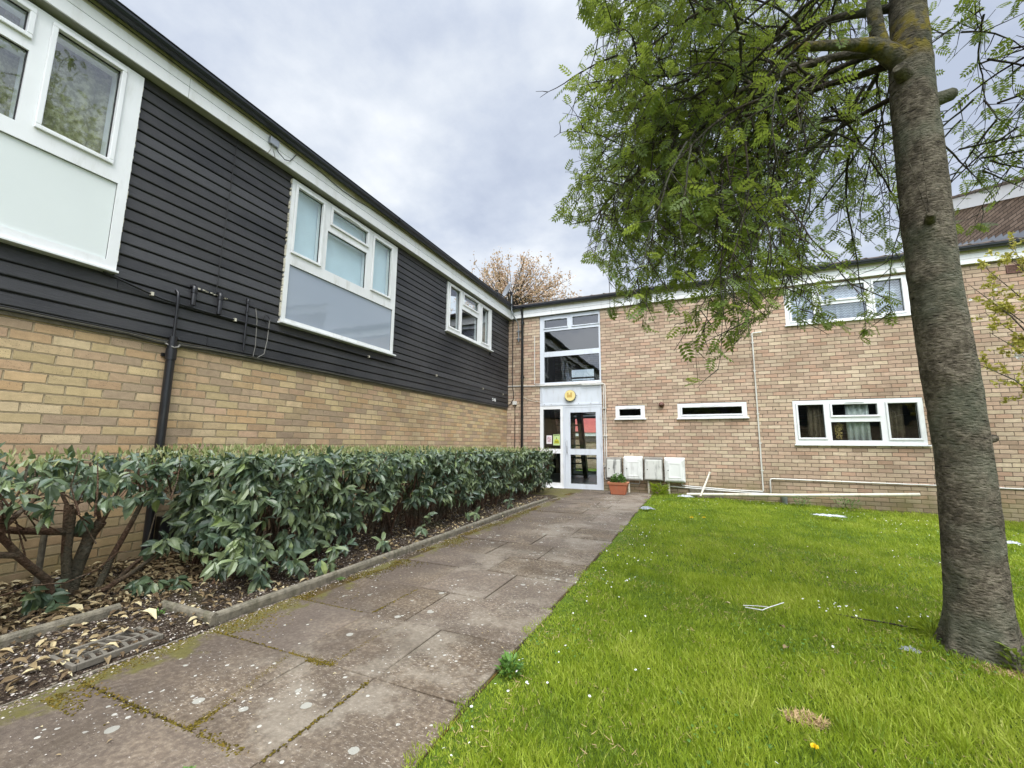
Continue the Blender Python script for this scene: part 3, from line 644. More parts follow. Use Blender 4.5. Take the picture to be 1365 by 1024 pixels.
# fascia, gutter, roof
mb = MB(); cuts = [.135, 1.25, 5.1, 8.0, XE + 4]
for a, b in zip(cuts, cuts[1:]):
    mb.box((a + .002, -.064, EAVE - .0), (b - .002, -.046, EAVE + .092)); mb.box((a + .002, -.060, EAVE + .101), (b - .002, -.042, EAVE + .185))
mb.build('fascia', 'fascia', RW, .002)
mb = MB(); mb.box((.135, -.0455, EAVE + .002), (XE + 4, .2, EAVE + .012)); mb.build('soffit', 'soffit', RW)
mb = MB(); mb.box((.135, -.052, EAVE + .192), (XE + 4, -.03, EAVE + .30)); mb.box((.135, -.0415, EAVE + .001), (XE + 4, -.03, EAVE + .1915)); mb.build('backing_board', 'cream_pipe', RW)
mb = MB(); mb.extrude([(-x, z) for x, z in gutter_prof(.060, EAVE + .236, r=.062)], 'x', .20, XE + 4); mb.tube([(.20, -.19, EAVE + .298), (XE + 4, -.19, EAVE + .298)], .006, 6)
mb.build('gutter', 'gutter', RW)
for xx in (2.1, 4.6, 7.4, 9.3):
    mb = MB(); mb.extrude([(-x, z) for x, z in gutter_prof(.057, EAVE + .231, r=.067)], 'x', xx, xx + .05); mb.build('gutter_union', 'gutter', RW)
roof_slab('roof', RW, SR, -6.2, XE - .005, .10, EAVE + .325, 18, 3.0)
mb = MB(); zt = EAVE + .30 + 3.0 * math.tan(R(18)); mb.add([(-6.2, 2.90, zt), (XE, 2.90, zt), (XE, 5.6, EAVE + .2), (-6.2, 5.6, EAVE + .2)], [(0, 1, 2, 3)]); mb.build('roof', 'tile', RW)
mb = MB(); mb.box((.62, .0, EAVE + .37), (.95, .18, EAVE + .40)); mb.build('loose_tile', 'tile', RW)
# stair window over the door
sw_ = window(SR, RW, (STW[0], 2.468, 2.555, EAVE - .012), [(1.03, 1.638, 4.022, 4.228, 1), (1.775, 2.428, 4.022, 4.245, 1), (1.022, 2.426, 3.392, 3.930, 0), (1.020, 2.426, 2.60, 3.262, 0)], -.018, 'door_grey', .07, False,
             'glass', 'tall stair window of four lights above the entrance', vents=[(1.18, 1.48, 4.236)], sw=.026)
mb = MB(); SR.box(mb, .905, 2.468, -.06, .018, 2.534, 2.553); mb.build('sill', 'upvc', sw_, .003)
mb = MB(); SR.box(mb, .903, 2.468, -.07, -.020, 2.002, 2.532); ring(SR, mb, 1.0, 2.425, 2.055, 2.47, .05, -.0195, -.006)
mb.build('entrance_panel', 'door_grey', RW, .003)
mb = MB()
for xx in (1.02, 1.2, 1.9, 2.2, 2.40): SR.box(mb, xx, xx + .012, -.006, .004, 2.038, 2.05)
mb.build('fixing_screw', 'iron', RW)
# sidelight and door
sl = window(SR, RW, (.903, 1.500, .028, 1.998), [(.992, 1.436, .945, 1.92, 0), (.992, 1.428, .135, .835, 0)], -.012, 'upvc', .07, False, 'glass_dark', 'narrow glazed side panel left of the entrance door')
mb = MB(); SR.box(mb, .895, 1.52, -.01, .03, .0, .026); mb.build('sill', 'upvc', sl, .003)
mb = MB(); wall_holes(SR, mb, 1.502, 2.468, .012, 1.998, -.010, -.07, [(1.553, 2.436, .02, 1.952)]); mb.build('door_frame', 'door_grey', RW, .002)
mb = MB(); wall_holes(SR, mb, 1.557, 2.432, .022, 1.948, -.014, -.06, [(1.688, 2.314, .95, 1.828), (1.684, 2.312, .13, .812)]); dr = mb.build('door', 'door_grey', RW, .004)
for (a, b, c, d) in ((1.688, 2.314, .95, 1.828), (1.684, 2.312, .13, .812)):
    mb = MB(); SR.box(mb, a - .003, b + .003, -.045, -.039, c - .003, d + .003); mb.build('pane', 'glass', dr)
    mb = MB(); ring(SR, mb, a + .006, b - .006, c + .006, d - .006, .0065, -.039, -.02); mb.build('gasket', 'rubber', dr)
mb = MB(); mb.tube([(1.612, -.0, .85), (1.612, -.045, .85), (1.612, -.045, 1.145), (1.612, -.0, 1.145)], .009, 8); mb.build('handle', 'steel', dr)
for z in (.35, 1.0, 1.68): MB().cyl((2.440, -.012, z), (2.440, -.012, z + .09), .009, 8).build('hinge', 'upvc', dr)
mb = MB(); mb.box((.5, -.06, -.02), (2.55, .22, .010)); mb.build('threshold', 'kerb', RW)
# rear windows
def rwin(o, l, **kw): return window(SR, RW, o, l, -.004, 'upvc', .07, True, **kw)
rwin((S1[0], S1[1], S1[2] + .012, S1[3] - .01), [(2.875, 3.352, 1.722, 1.875, 1)], glassm='glass_dark', label='smallest slit window, nearest the door', vents=[(3.0, 3.27, 1.915)], sw=.03)
rwin((S2[0], S2[1], S2[2] + .012, S2[3] - .01), [(4.235, 5.395, 1.722, 1.875, 1)], glassm='glass_dark', label='wider slit window beside the tall white conduit', vents=[(4.6, 5.0, 1.915)], sw=.03)
rwin((GW[0], GW[1], GW[2] + .012, GW[3] - .01), [(6.385, 6.805, 1.222, 1.868, 1), (6.946, 7.642, 1.652, 1.862, 1), (6.908, 7.672, 1.170, 1.525, 0), (7.80, 8.226, 1.212, 1.862, 1)], glassm='glass_dark', label='ground floor window with a white voile and a hanging gold ornament', vents=[(7.15, 7.45, 1.895)])
rwin((UW[0], UW[1], UW[2] + .012, UW[3] + .02), [(6.42, 6.80, 3.605, 4.25, 1), (6.95, 7.655, 3.975, 4.25, 1), (6.92, 7.665, 3.57, 3.88, 0), (7.80, 8.226, 3.605, 4.25, 1)], label='upstairs window with zigzag lace behind the branches')
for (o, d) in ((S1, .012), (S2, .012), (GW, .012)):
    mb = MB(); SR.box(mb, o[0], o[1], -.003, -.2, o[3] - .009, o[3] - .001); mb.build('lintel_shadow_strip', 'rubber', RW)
drape(SR, 'curtain', 'curtain_lace', 6.33, 8.32, 3.53, 4.31, -.115, .015, .10, 'white zigzag lace curtain across the upstairs rear window')
drape(SR, 'curtain', 'curtain_voile', 7.18, 7.55, 1.1, 1.95, -.095, .025, .09, 'white voile hanging in the middle of the ground floor rear window')
drape(SR, 'curtain', 'curtain_brown', 6.55, 6.84, 1.1, 1.95, -.105, .02, .07, 'dull brown curtain in the left light of the ground floor rear window')
drape(SR, 'curtain', 'curtain_brown', 7.84, 8.05, 1.1, 1.95, -.105, .02, .07, 'dull brown curtain in the right light of the ground floor rear window')
orn = MB()
for i in range(60):
    c = Vector((7.045 + random.gauss(0, .035), .105 + random.gauss(0, .01), 1.5 - random.random() * .30)); r = random.uniform(.012, .022)
    orn.add([c + Vector(v) * r for v in ((1, 0, 0), (-1, 0, 0), (0, 1, 0), (0, -1, 0), (0, 0, 1.3), (0, 0, -1.3))], [(0, 2, 4), (2, 1, 4), (1, 3, 4), (3, 0, 4), (2, 0, 5), (1, 2, 5), (3, 1, 5), (0, 3, 5)], 0, True)
orn.tube([(7.045, .105, 1.5), (7.045, .105, 1.62)], .004, 5)
meta(orn.build('window_ornament', 'gold'), 'bunched gold ornament hanging inside the ground floor rear window', 'ornament')
# pipes on the rear wall
mb = MB(); mb.tube([(.44, -.055, -.05), (.44, -.055, 4.42), (.44, -.11, 4.56), (.44, -.125, 4.62)], .033, 12)
for z in (.9, 2.75, 4.2): mb.box((.395, 0, z), (.485, -.055, z + .03)); mb.cyl((.44, -.055, z - .02), (.44, -.055, z + .05), .039, 12)
mb.build('downpipe', 'black_pipe', RW)
CO = lambda pts, r=.011: pipe('conduit', pts, r, 'conduit', RW, 8)
CO([(.02, -.016, 2.555), (.92, -.016, 2.520), (2.50, -.020, 2.515), (2.515, -.020, 2.50), (2.515, -.020, .285), (2.53, -.020, .262), (2.66, -.02, .26)])
CO([(2.0, -.042, 2.490), (2.545, -.042, 2.487), (2.56, -.042, 2.47), (2.56, -.042, .31), (2.575, -.042, .29), (2.66, -.03, .287)], .010)
CO([(.77, -.014, 3.84), (.77, -.014, 2.585), (.79, -.014, 2.57), (1.05, -.016, 2.563)], .009)
for z in (.55, 1.25, 1.9): MB().box((2.495, -.004, z), (2.585, -.055, z + .02)).build('pipe_clip', 'conduit', RW)
pipe('conduit', [(5.86, -.03, 3.425), (5.70, -.03, 3.42), (5.682, -.03, 3.405), (5.680, -.03, 3.38), (5.675, -.02, .165), (5.655, -.02, .147), (5.1, -.02, .150), (4.24, -.02, .19), (4.17, -.02, .20), (4.155, -.02, .215), (4.155, -.03, .31)], .0135, 'conduit', RW, 8)
pipe('conduit', [(3.72, -.03, .31), (3.72, -.02, .20), (3.74, -.02, .175), (4.0, -.035, .165), (5.2, -.045, .118), (5.775, -.045, .105), (5.80, -.03, .125), (5.805, -.03, .375), (5.82, -.03, .40), (5.86, -.03, .405), (9.5, -.02, .375), (12, -.02, .36)], .0125, 'conduit', RW, 8)
for z in (.55, 1.1, 1.7, 2.6, 3.2): MB().box((5.655, -.004, z), (5.705, -.037, z + .018)).build('pipe_clip', 'conduit', RW)
CO([(3.28, -.03, .31), (3.28, -.02, .21), (3.265, -.02, .19), (2.95, -.02, .205), (2.87, -.02, .22), (2.86, -.03, .31)], .010)
pipe('cable', [(.16, -.02, 4.33), (.155, -.02, 3.4), (.16, -.02, 2.5), (.20, -.04, 2.35), (.18, -.03, 2.2), (.10, -.02, 2.08), (.02, -.02, 2.03)], .010, 'black_pipe', RW, 7)
pipe('cable', [(.23, -.02, 2.05), (.23, -.02, 1.3), (.22, -.02, .4)], .008, 'black_pipe', RW, 7)
MB().box((.17, -.001, 2.06), (.28, -.05, 2.15)).build('junction_box', 'conduit', RW, .004)
pipe('cable', [(.48, -.012, 2.24), (.62, -.012, 2.17), (.80, -.012, 2.12), (.90, -.012, 2.13)], .006, 'cream_pipe', RW, 6)
pipe('cable', [(.55, -.01, 2.15), (.7, -.01, 2.22), (.78, -.01, 2.2), (.86, -.012, 2.12)], .004, 'cream_pipe', RW, 6)
mb = MB(); mb.tube([(3.81, .0, 1.955), (3.81, -.03, 1.955), (3.81, -.075, 1.945), (3.81, -.085, 1.93)], [.062, .060, .052, .04], 14); mb.build('vent_cap', 'vent_brown', RW)
mb = MB(); ring(SR, mb, 9.69, 9.87, 4.12, 4.24, .015, .001, .016)
for i in range(5): SR.box(mb, 9.69, 9.87, .002, .012, 4.125 + i * .024, 4.137 + i * .024)
mb.build('air_vent', 'vent_brown', RW)
for (x, z) in ((3.0, .87), (3.1, .855), (6.02, 1.53), (5.95, .96), (6.0, 1.8)):
    MB().cyl((x, 0, z), (x, -.012, z), .012, 6).build('wall_plug', 'rubber', RW)

# ---- higher block beyond the right end ----
FB = empty('brick_building', (12, 3, 0), 'taller block rising over the right end of the roof with a sloping white verge', 'building')
mb = MB(); y0, y1 = -.4, 3.3; zb = lambda y: EAVE + .33 + (y + .1) * math.tan(R(18)); zt = lambda y: 5.55 + (y - 0) * .40
mb.add([(XE, y0, 4.5), (XE, y1, 4.5), (XE, y1, zt(y1)), (XE, y0, zt(y0)), (XE + .3, y0, 4.5), (XE + .3, y1, 4.5), (XE + .3, y1, zt(y1)), (XE + .3, y0, zt(y0))],
       [(0, 1, 2, 3), (4, 7, 6, 5), (0, 3, 7, 4), (1, 5, 6, 2), (3, 2, 6, 7)])
def hung():
    m, t_, out = newmat('hung_brick'); P = objco(t_); s_ = t_.n('ShaderNodeSeparateXYZ', Vector=P)
    z = t_.m('ADD', s_.outputs[2], 20.0); row = t_.m('FLOOR', t_.m('DIVIDE', z, .075)); fz = t_.m('FRACT', t_.m('DIVIDE', z, .075))
    u = t_.m('ADD', t_.m('DIVIDE', t_.m('ADD', s_.outputs[1], 50.0), .225), t_.m('MULTIPLY', t_.m('MODULO', row, 2.0), .5))
    wn = t_.n('ShaderNodeTexWhiteNoise', _noise_dimensions='2D', Vector=t_.n('ShaderNodeCombineXYZ', X=t_.m('FLOOR', u), Y=row).outputs[0])
    c = t_.ramp(wn.outputs['Value'], [(0, (.20, .145, .105)), (.5, (.27, .195, .14)), (1, (.36, .27, .20))])
    c = t_.mix(t_.m('MAXIMUM', t_.m('LESS_THAN', fz, .2), t_.m('LESS_THAN', t_.m('FRACT', u), .05)), c, (.05, .035, .025))
    principled(t_, out, c, .9, fz, .008); M['hung_brick'] = m
hung()
mb.build('side_wall', 'hung_brick', FB)
mb = MB()   # stepped lead flashing
yy = -.1
while yy < 3.0:
    a, b = yy, yy + .225; mb.add([(XE - .006, a, zb(a) - .04), (XE - .006, b, zb(b) - .04), (XE - .006, b, zb(b) + .17), (XE - .006, a + .03, zb(b) + .17), (XE - .006, a, zb(a) + .13)], [(0, 1, 2, 3, 4)]); yy += .225
o = mb.build('flashing', 'lead', FB); so = o.modifiers.new('solidify', 'SOLIDIFY'); so.thickness = .003
mb = MB()
for (n0, n1, za, zc) in ((XE - .05, XE - .03, -.005, .30),):
    vs = []
    for x in (n0, n1):
        for (y, dz) in ((y0, za), (y1, za), (y1, zc), (y0, zc)): vs.append((x, y, zt(y) + dz))
    mb.add(vs, [(0, 1, 2, 3), (4, 7, 6, 5), (0, 4, 5, 1), (1, 5, 6, 2), (2, 6, 7, 3), (3, 7, 4, 0)])
mb.build('verge_board', 'fascia', FB)
mb = MB(); yy = y0 - .1
while yy < y1:
    a, b = yy, yy + .32; vs = []
    for (x) in (XE - .09, XE + 5):
        for (y, dz) in ((a, .31), (b, .31), (b, .345), (a, .375)): vs.append((x, y, zt(y) + dz))
    mb.add(vs, [(0, 1, 2, 3), (4, 7, 6, 5), (0, 4, 5, 1), (1, 5, 6, 2), (2, 6, 7, 3), (3, 7, 4, 0)], random.random()); yy += .30
mb.build('roof', 'tile', FB)
# ---- garage seen through the hall ----
GB = empty('garage_block', (-1, 15, -.3), 'low garage block with a red roof, seen through the glazed entrance', 'building')
mb = MB(); mb.box((-7, 15, -.4), (5, 19, 1.58)); mb.build('brick_wall', 'brick_rear', GB)
mb = MB(); mb.box((-7.1, 14.86, 1.56), (5.1, 14.99, 1.76)); mb.build('fascia', 'fascia', GB)
mb = MB(); mb.add([(-7.2, 14.8, 1.765), (5.2, 14.8, 1.765), (5.2, 17, 2.75), (-7.2, 17, 2.75), (5.2, 19.2, 1.765), (-7.2, 19.2, 1.765)], [(0, 1, 2, 3), (3, 2, 4, 5), (0, 3, 5), (1, 4, 2)]); mb.build('roof', 'red_tile', GB)
mb = MB()
for i in range(5): mb.box((-6.3 + i * 2.3, 14.93, 1.2), (-5.3 + i * 2.3, 14.985, 1.5))
mb.build('window_strip', 'interior_dark', GB, kind='stuff')
# ---- block behind the camera (seen only mirrored in the panes) ----
BB = empty('apartment_building', (8, -27, 0), 'boarded block across the green behind the viewer, mirrored in the panes', 'building')
mb = MB(); mb.box((-8, -33, -.4), (26, -27, 2.6)); mb.build('brick_wall', 'brick_rear', BB)
mb = MB(); mb.box((-8, -32.9, 2.6), (26, -26.95, 5.0)); mb.build('cladding', 'boards', BB)
mb = MB(); mb.box((-8.2, -26.94, 5.0), (26.2, -26.8, 5.35)); mb.build('fascia', 'fascia', BB)
mb = MB(); mb.add([(-8.3, -26.6, 5.35), (26.3, -26.6, 5.35), (26.3, -30, 6.9), (-8.3, -30, 6.9)], [(0, 1, 2, 3)]); mb.build('roof', 'tile', BB)
for i in range(7):
    x = -6 + i * 4.6; window(SR, BB, (x, x + 2, 3.2, 4.7), [(x + .1, x + .95, 3.3, 4.6, 0), (x + 1.05, x + 1.9, 3.3, 4.6, 0)], 27.0, 'upvc', .05, False, 'spandrel')

# ------------------------------------------------------------------ fixtures that hang on the buildings
def meter_box(x0, x1, z0, z1, door_mat, body_mat, label, style):
    t_ = empty('meter_box', ((x0 + x1) / 2, 0, z0), label, 'meter box', 'meter boxes on the rear wall beside the entrance')
    d0 = .13; mb = MB(); mb.extrude([(-.001, z0), (-d0, z0 + .0), (-d0 - .035, z0 + .02), (-d0, z1 - .03), (-.001, z1)], 'x', x0, x1); mb.build('body', body_mat, t_, .006)
    a, b, c, d = x0 + .022, x1 - .022, z0 + .035, z1 - .055
    def yf(z): return -(d0 + .035 - .035 * (z - z0 - .02) / (z1 - .03 - z0 - .02))
    mb = MB(); vs = []
    for (k, e) in ((0, .003), (.0, .014), (.022, .020)):
        for (u, z) in ((a + k, c + k), (b - k, c + k), (b - k, d - k), (a + k, d - k)): vs.append((u, yf(z) - e, z))
    fs = [(j, (j + 1) % 4, 4 + (j + 1) % 4, 4 + j) for j in range(4)] + [(4 + j, 4 + (j + 1) % 4, 8 + (j + 1) % 4, 8 + j) for j in range(4)] + [(8, 9, 10, 11)]
    mb.add(vs, fs)
    if style:
        vs = []
        for (k, e) in ((.05, .0205), (.062, .026), (.10, .0215)):
            for (u, z) in ((a + k, c + k), (b - k, c + k), (b - k, d - k), (a + k, d - k)): vs.append((u, yf(z) - e, z))
        mb.add(vs, fs)
    mb.build('door', door_mat, t_)
    mb = MB(); mb.cyl((a + .05, yf((c + d) / 2) - .019, (c + d) / 2), (a + .05, yf((c + d) / 2) - .027, (c + d) / 2), .012, 10); mb.build('lock', 'rubber', t_)
    return t_
m1 = meter_box(2.56, 2.905, .285, .775, 'box_cream', 'box_grime', 'grimy grey meter box behind the potted plant, next to the door frame', 0)
m2 = meter_box(2.955, 3.365, .270, .805, 'box_white', 'box_white', 'clean white meter box between two grimy ones', 1)
m3 = meter_box(3.395, 3.79, .275, .79, 'box_cream', 'box_grime', 'streaked grey meter box between the two clean white ones', 0)
m4 = meter_box(3.825, 4.235, .262, .79, 'box_white', 'box_white', 'clean white meter box at the right end of the row, over the grass', 1)
for m_, x in ((m1, 2.66), (m2, 3.05), (m3, 3.475), (m4, 3.895)):
    pipe('duct', [(x, -.07, -.02), (x, -.07, .15), (x - .01, -.07, .29)], .022, 'cream_pipe', m_, 10)
bl = empty('bulkhead_lamp', (1.70, -.004, 2.245), 'round lit yellow bulkhead lamp on the panel above the entrance', 'lamp')
mb = MB(); mb.tube([(1.70, .005, 2.245), (1.70, -.02, 2.245), (1.70, -.03, 2.245)], [.142, .142, .13], 28); mb.build('base', 'box_grime', bl)
def emis(name, col, st):
    m, t_, out = newmat(name); e = t_.n('ShaderNodeEmission', Color=(*col, 1), Strength=st); t_.link(e.outputs[0], out.inputs[0]); M[name] = m
emis('lamp_glow', (1.0, .86, .38), .52); emis('lamp_tube', (.88, .62, .20), .40)
mb = MB(); mb.tube([(1.70, -.028, 2.245), (1.70, -.055, 2.245), (1.70, -.072, 2.245), (1.70, -.08, 2.245)], [.132, .128, .112, .09], 28); mb.build('diffuser', 'lamp_glow', bl)
mb = MB(); z = 2.245; mb.box((1.635, -.080, z - .055), (1.765, -.086, z + .015)); mb.box((1.635, -.080, z + .0155), (1.680, -.086, z + .068)); mb.box((1.722, -.080, z + .0155), (1.765, -.086, z + .068)); mb.build('lamp_tube', 'lamp_tube', bl, .004)
MB().cyl((1.84, -.015, 2.243), (1.875, -.02, 2.243), .006, 6).build('screw', 'rubber', bl)
# satellite dish
sdh = empty('satellite_dish', (.30, -.03, 4.0), 'grey satellite dish on a cranked pole in the corner above the gutters', 'satellite dish')
mb = MB(); mb.tube([(.335, -.05, 3.72), (.335, -.06, 4.08), (.33, -.10, 4.22), (.28, -.26, 4.36), (.245, -.33, 4.50), (.24, -.33, 5.02)], .016, 10); mb.build('pole', 'galv', sdh)
mb = MB()
for z in (3.80, 4.0):
    mb.box((.27, -.001, z - .012), (.40, -.012, z + .012)); mb.box((.29, -.012, z - .01), (.305, -.07, z + .01)); mb.box((.365, -.012, z - .01), (.38, -.07, z + .01)); mb.box((.29, -.07, z - .01), (.38, -.078, z + .01))
mb.build('wall_bracket', 'galv', sdh)
ax = Vector((-.55, -.70, .35)).normalized(); ux = ax.cross(Vector((0, 0, 1))).normalized(); uz = ux.cross(ax).normalized(); dc = Vector((.17, -.36, 5.0)) + ax * .05
mb = MB(); vs = [dc - ax * .035]; rings, sg = 5, 28
for i in range(1, rings + 1):
    f = i / rings
    for j in range(sg):
        a = 2 * math.pi * j / sg; vs.append(dc + ux * math.cos(a) * .20 * f + uz * math.sin(a) * .225 * f + ax * (-.035 + .055 * f * f))
fs = [(0, 1 + j, 1 + (j + 1) % sg) for j in range(sg)] + [(1 + i * sg + j, 1 + (i + 1) * sg + j, 1 + (i + 1) * sg + (j + 1) % sg, 1 + i * sg + (j + 1) % sg) for i in range(rings - 1) for j in range(sg)]
mb.add(vs, fs, 0, True); o = mb.build('reflector', 'dish', sdh); so = o.modifiers.new('solidify', 'SOLIDIFY'); so.thickness = .008
mb = MB(); tip = dc + ax * .26 - uz * .17; mb.tube([dc - uz * .19 - ax * .03, tip], .010, 8); mb.build('arm', 'dark_metal', sdh)
mb = MB(); mb.tube([tip + ax * .03 + uz * .02, tip - ax * .03 + uz * .035], [.022, .032], 10); mb.build('receiver', 'dark_metal', sdh)
mb = MB(); mb.box(Vector((.215, -.36, 4.90)), Vector((.265, -.30, 5.0))); mb.tube([(.24, -.33, 4.95), dc - ax * .03], .018, 8); mb.build('mount', 'dark_metal', sdh)
pipe('cable', [tip, tip + Vector((.05, .02, -.06)), Vector((.22, -.34, 4.75)), Vector((.255, -.345, 4.6)), Vector((.29, -.26, 4.34)), Vector((.17, -.03, 4.2))], .006, 'cable', sdh, 6)
# notices on the side panel
nt = empty('no_smoking_notice', (1.14, .025, 1.06), 'small white notice with a barred circle inside the side panel', 'notice')
N0 = -.0265
mb = MB(); mb.box((1.071, .0295 - .004, 1.065), (1.210, .0295, 1.272)); mb.build('card', 'paper_white', nt)
mb = MB(); c = [(1.14 + .042 * math.cos(a), .024, 1.192 + .042 * math.sin(a)) for a in np.linspace(0, 2 * math.pi, 25)]; mb.tube(c, .005, 5); mb.tube([(1.11, .024, 1.222), (1.17, .024, 1.162)], .005, 5); mb.build('barred_circle', 'ink_red', nt)
mb = MB(); mb.box((1.09, .0245, 1.13), (1.19, .0252, 1.137)); mb.box((1.10, .0245, 1.115), (1.18, .0252, 1.121)); mb.box((1.115, .0245, 1.188), (1.155, .0252, 1.195)); mb.build('print', 'ink_red', nt)
nt = empty('warning_notice', (1.33, .025, 1.03), 'green and yellow notice inside the side panel, next to the white one', 'notice')
mb = MB(); mb.box((1.243, .0255, 1.03), (1.418, .0295, 1.297)); mb.build('card', 'paper_green', nt)
mb = MB(); mb.box((1.262, .024, 1.268), (1.40, .0252, 1.282)); mb.box((1.29, .022, 1.108), (1.375, .0238, 1.124)); mb.add([(1.318, .0245, 1.195), (1.345, .0245, 1.195), (1.3315, .0245, 1.24)], [(0, 1, 2)]); mb.build('print', 'ink_dark', nt)
mb = MB(); mb.add([(1.265, .0242, 1.075), (1.40, .0242, 1.075), (1.385, .0242, 1.155), (1.33, .0242, 1.195), (1.28, .0242, 1.155)], [(0, 1, 2, 3, 4)]); mb.build('yellow_patch', 'paper_yellow', nt)
# black box at the foot of the left wall
bb = empty('wall_box', (.03, -7.6, .15), 'small black box on the brickwork behind the downpipe near the ground', 'box')
mb = MB(); mb.box((.001, -7.665, .17), (.09, -7.53, .39)); mb.build('body', 'black_pipe', bb, .008)
mb = MB(); mb.tube([(.05, -7.55, .17), (.05, -7.55, .08), (.05, -7.56, .03)], .008, 6); mb.build('lead_wire', 'cable', bb)
# ------------------------------------------------------------------ ground
def lawn_z(x, y):
    x = np.asarray(x, float); y = np.asarray(y, float)
    base = -.034 * np.clip(x - 3.9, 0, 8) * np.clip((y + 6.5) / 5, 0, 1)
    return base + .012 * np.sin(x * 2.1 + y * 1.3) * np.sin(y * 1.7 - x) * np.clip((x - 3.6) * 2, 0, 1) + .02 * np.exp(-((x - 5.75) ** 2 + (y + 6.9) ** 2) / .12)
mb = MB(); mb.add([(-300, -300, -.35), (300, -300, -.35), (300, 300, -.35), (-300, 300, -.35)], [(0, 1, 2, 3)])
mb.build('ground', 'lawn_soil', kind='structure')
def sheet(name, mat, xs, ys, zf, **kw):
    X, Y = np.meshgrid(xs, ys); Z = zf(X, Y); V = np.stack([X, Y, Z], -1).reshape(-1, 3); nx, ny = len(xs), len(ys)
    i = np.arange(nx - 1)[None, :] + nx * np.arange(ny - 1)[:, None]; F = np.stack([i, i + 1, i + 1 + nx, i + nx], -1).reshape(-1, 4)
    return np_mesh(name, mat, V, [F], [np.zeros(len(F))], smooth=True, **kw)
sheet('lawn', 'lawn_soil', np.concatenate([np.arange(3.54, 9, .12), np.arange(9, 40, 1)]), np.concatenate([np.arange(-40, -11, 1), np.arange(-11, .01, .12)]), lambda x, y: lawn_z(x, y) - .012, kind='structure')
def bed_z(x, y):
    return -.02 * np.clip((np.asarray(x, float) - 1.76) / .11, 0, 1) + .028 + .035 * np.clip((1.2 - x) / 1.2, 0, 1) + .010 * np.sin(x * 9 + y * 5) * np.sin(y * 7 - x * 3)
sheet('planting_bed', 'bed_soil', np.concatenate([np.arange(-.05, 1.74, .06), [1.76, 1.79, 1.82, 1.85, 1.87]]), np.arange(-14, -1.6, .06), bed_z, kind='structure')
mb = MB(); mb.box((.0, -1.62, -.2), (3.56, .0, -.008)); mb.box((1.86, -40, -.2), (3.56, -1.621, -.008)); mb.build('path_base', 'moss_joint', kind='structure')
# slabs
mb = MB(); rows = [-.02]; y = -.02
lines = [-8.86, -8.31, -7.76, -7.23, -6.66, -6.17, -5.64, -5.10, -4.55, -4.0, -3.46, -2.92, -2.38, -1.84, -1.30, -.76, -.02]
lines = list(np.arange(-8.86 - .545 * 14, -8.9, .545)) + lines
for i, (a, b) in enumerate(zip(lines, lines[1:])):
    k = i - len(lines)
    xs = [1.875, 2.55, 3.08, 3.56] if (round((a + 8.86) / .54)) % 2 else [1.875, 2.24 if a < -9 else 2.68 if abs(a + 8.86) < .1 else 2.0, 2.81 if abs(a + 8.86) > .1 else 3.07, 3.56]
    if a > -2.5: xs = ([0.05, .62, 1.22] if (i % 2) else [.05, .92]) + [max(xs[0], 1.82)] + xs[1:]
    if abs(a + 8.86) < .01: xs = [1.90, 2.68, 3.08, 3.56]
    for c, d in zip(xs, xs[1:]):
        if d - c < .2: continue
        g_ = random.uniform(.002, .0055); j = lambda: random.uniform(-.005, .005); h = random.uniform(-.004, .004); tx, ty = random.uniform(-.006, .006), random.uniform(-.006, .006)
        P4 = [(c + g_ + j(), a + g_ + j()), (d - g_ + j(), a + g_ + j()), (d - g_ + j(), b - g_ + j()), (c + g_ + j(), b - g_ + j())]
        if d > 3.5: P4[1] = (d + j() * 4, P4[1][1]); P4[2] = (d + j() * 4, P4[2][1])
        cx_, cy_ = (c + d) / 2, (a + b) / 2
        zt_ = lambda p: h + tx * (p[0] - cx_) + ty * (p[1] - cy_)
        top = [(p[0], p[1], zt_(p)) for p in P4]; e_ = .004
        inner = [(p[0] + (e_ if p[0] < cx_ else -e_), p[1] + (e_ if p[1] < cy_ else -e_), zt_(p) + .0035) for p in P4]
        bot = [(p[0], p[1], -.04) for p in P4]; r_ = random.random()
        mb.add(inner, [(0, 1, 2, 3)], r_); mb.add(top + inner, [(q, (q + 1) % 4, 4 + (q + 1) % 4, 4 + q) for q in range(4)], r_); mb.add(bot + top, [(q, (q + 1) % 4, 4 + (q + 1) % 4, 4 + q) for q in range(4)], r_)
mb.build('path', 'paving', kind='structure')
# kerb of round-topped concrete edging
KP = lambda c, wd=.046, h=.070: [(c - wd / 2, -.1), (c + wd / 2, -.1), (c + wd / 2, h - .022), (c + wd * .36, h - .008), (c + wd * .1, h), (c - wd * .1, h), (c - wd * .36, h - .008), (c - wd / 2, h - .022)]
mb = MB(); y = -8.26
while y < -2.25:
    L_ = .905; dx = random.uniform(-.006, .006); dz = random.uniform(-.006, .006); mb.extrude([(a + dx, b + dz - .01 * max(0, (y + 5) / 3)) for a, b in KP(1.845)], 'y', y + .003, min(y + L_, -2.22) - .003, random.random()); y += L_
pr = [(a, b) for a, b in KP(-8.262)]; mb.extrude(pr, 'x', 1.36, 1.865, .3)
y = -8.42
while y > -14: mb.extrude([(a + random.uniform(-.003, .003), b + .012) for a, b in KP(1.215, .055)], 'y', y - .905, y - .004, random.random()); y -= .91
mb.v = [(vx + .003 * mnoise.noise(Vector((vx * 9, vy * 7, vz * 9))), vy, vz + .004 * mnoise.noise(Vector((vx * 5, vy * 5, 2)))) for vx, vy, vz in mb.v]
mb.build('kerb', 'kerb', kind='structure')
mb = MB(); mb.box((1.862, -14, -.05), (1.878, -8.33, .006)); mb.build('path_edging', 'kerb', kind='structure')
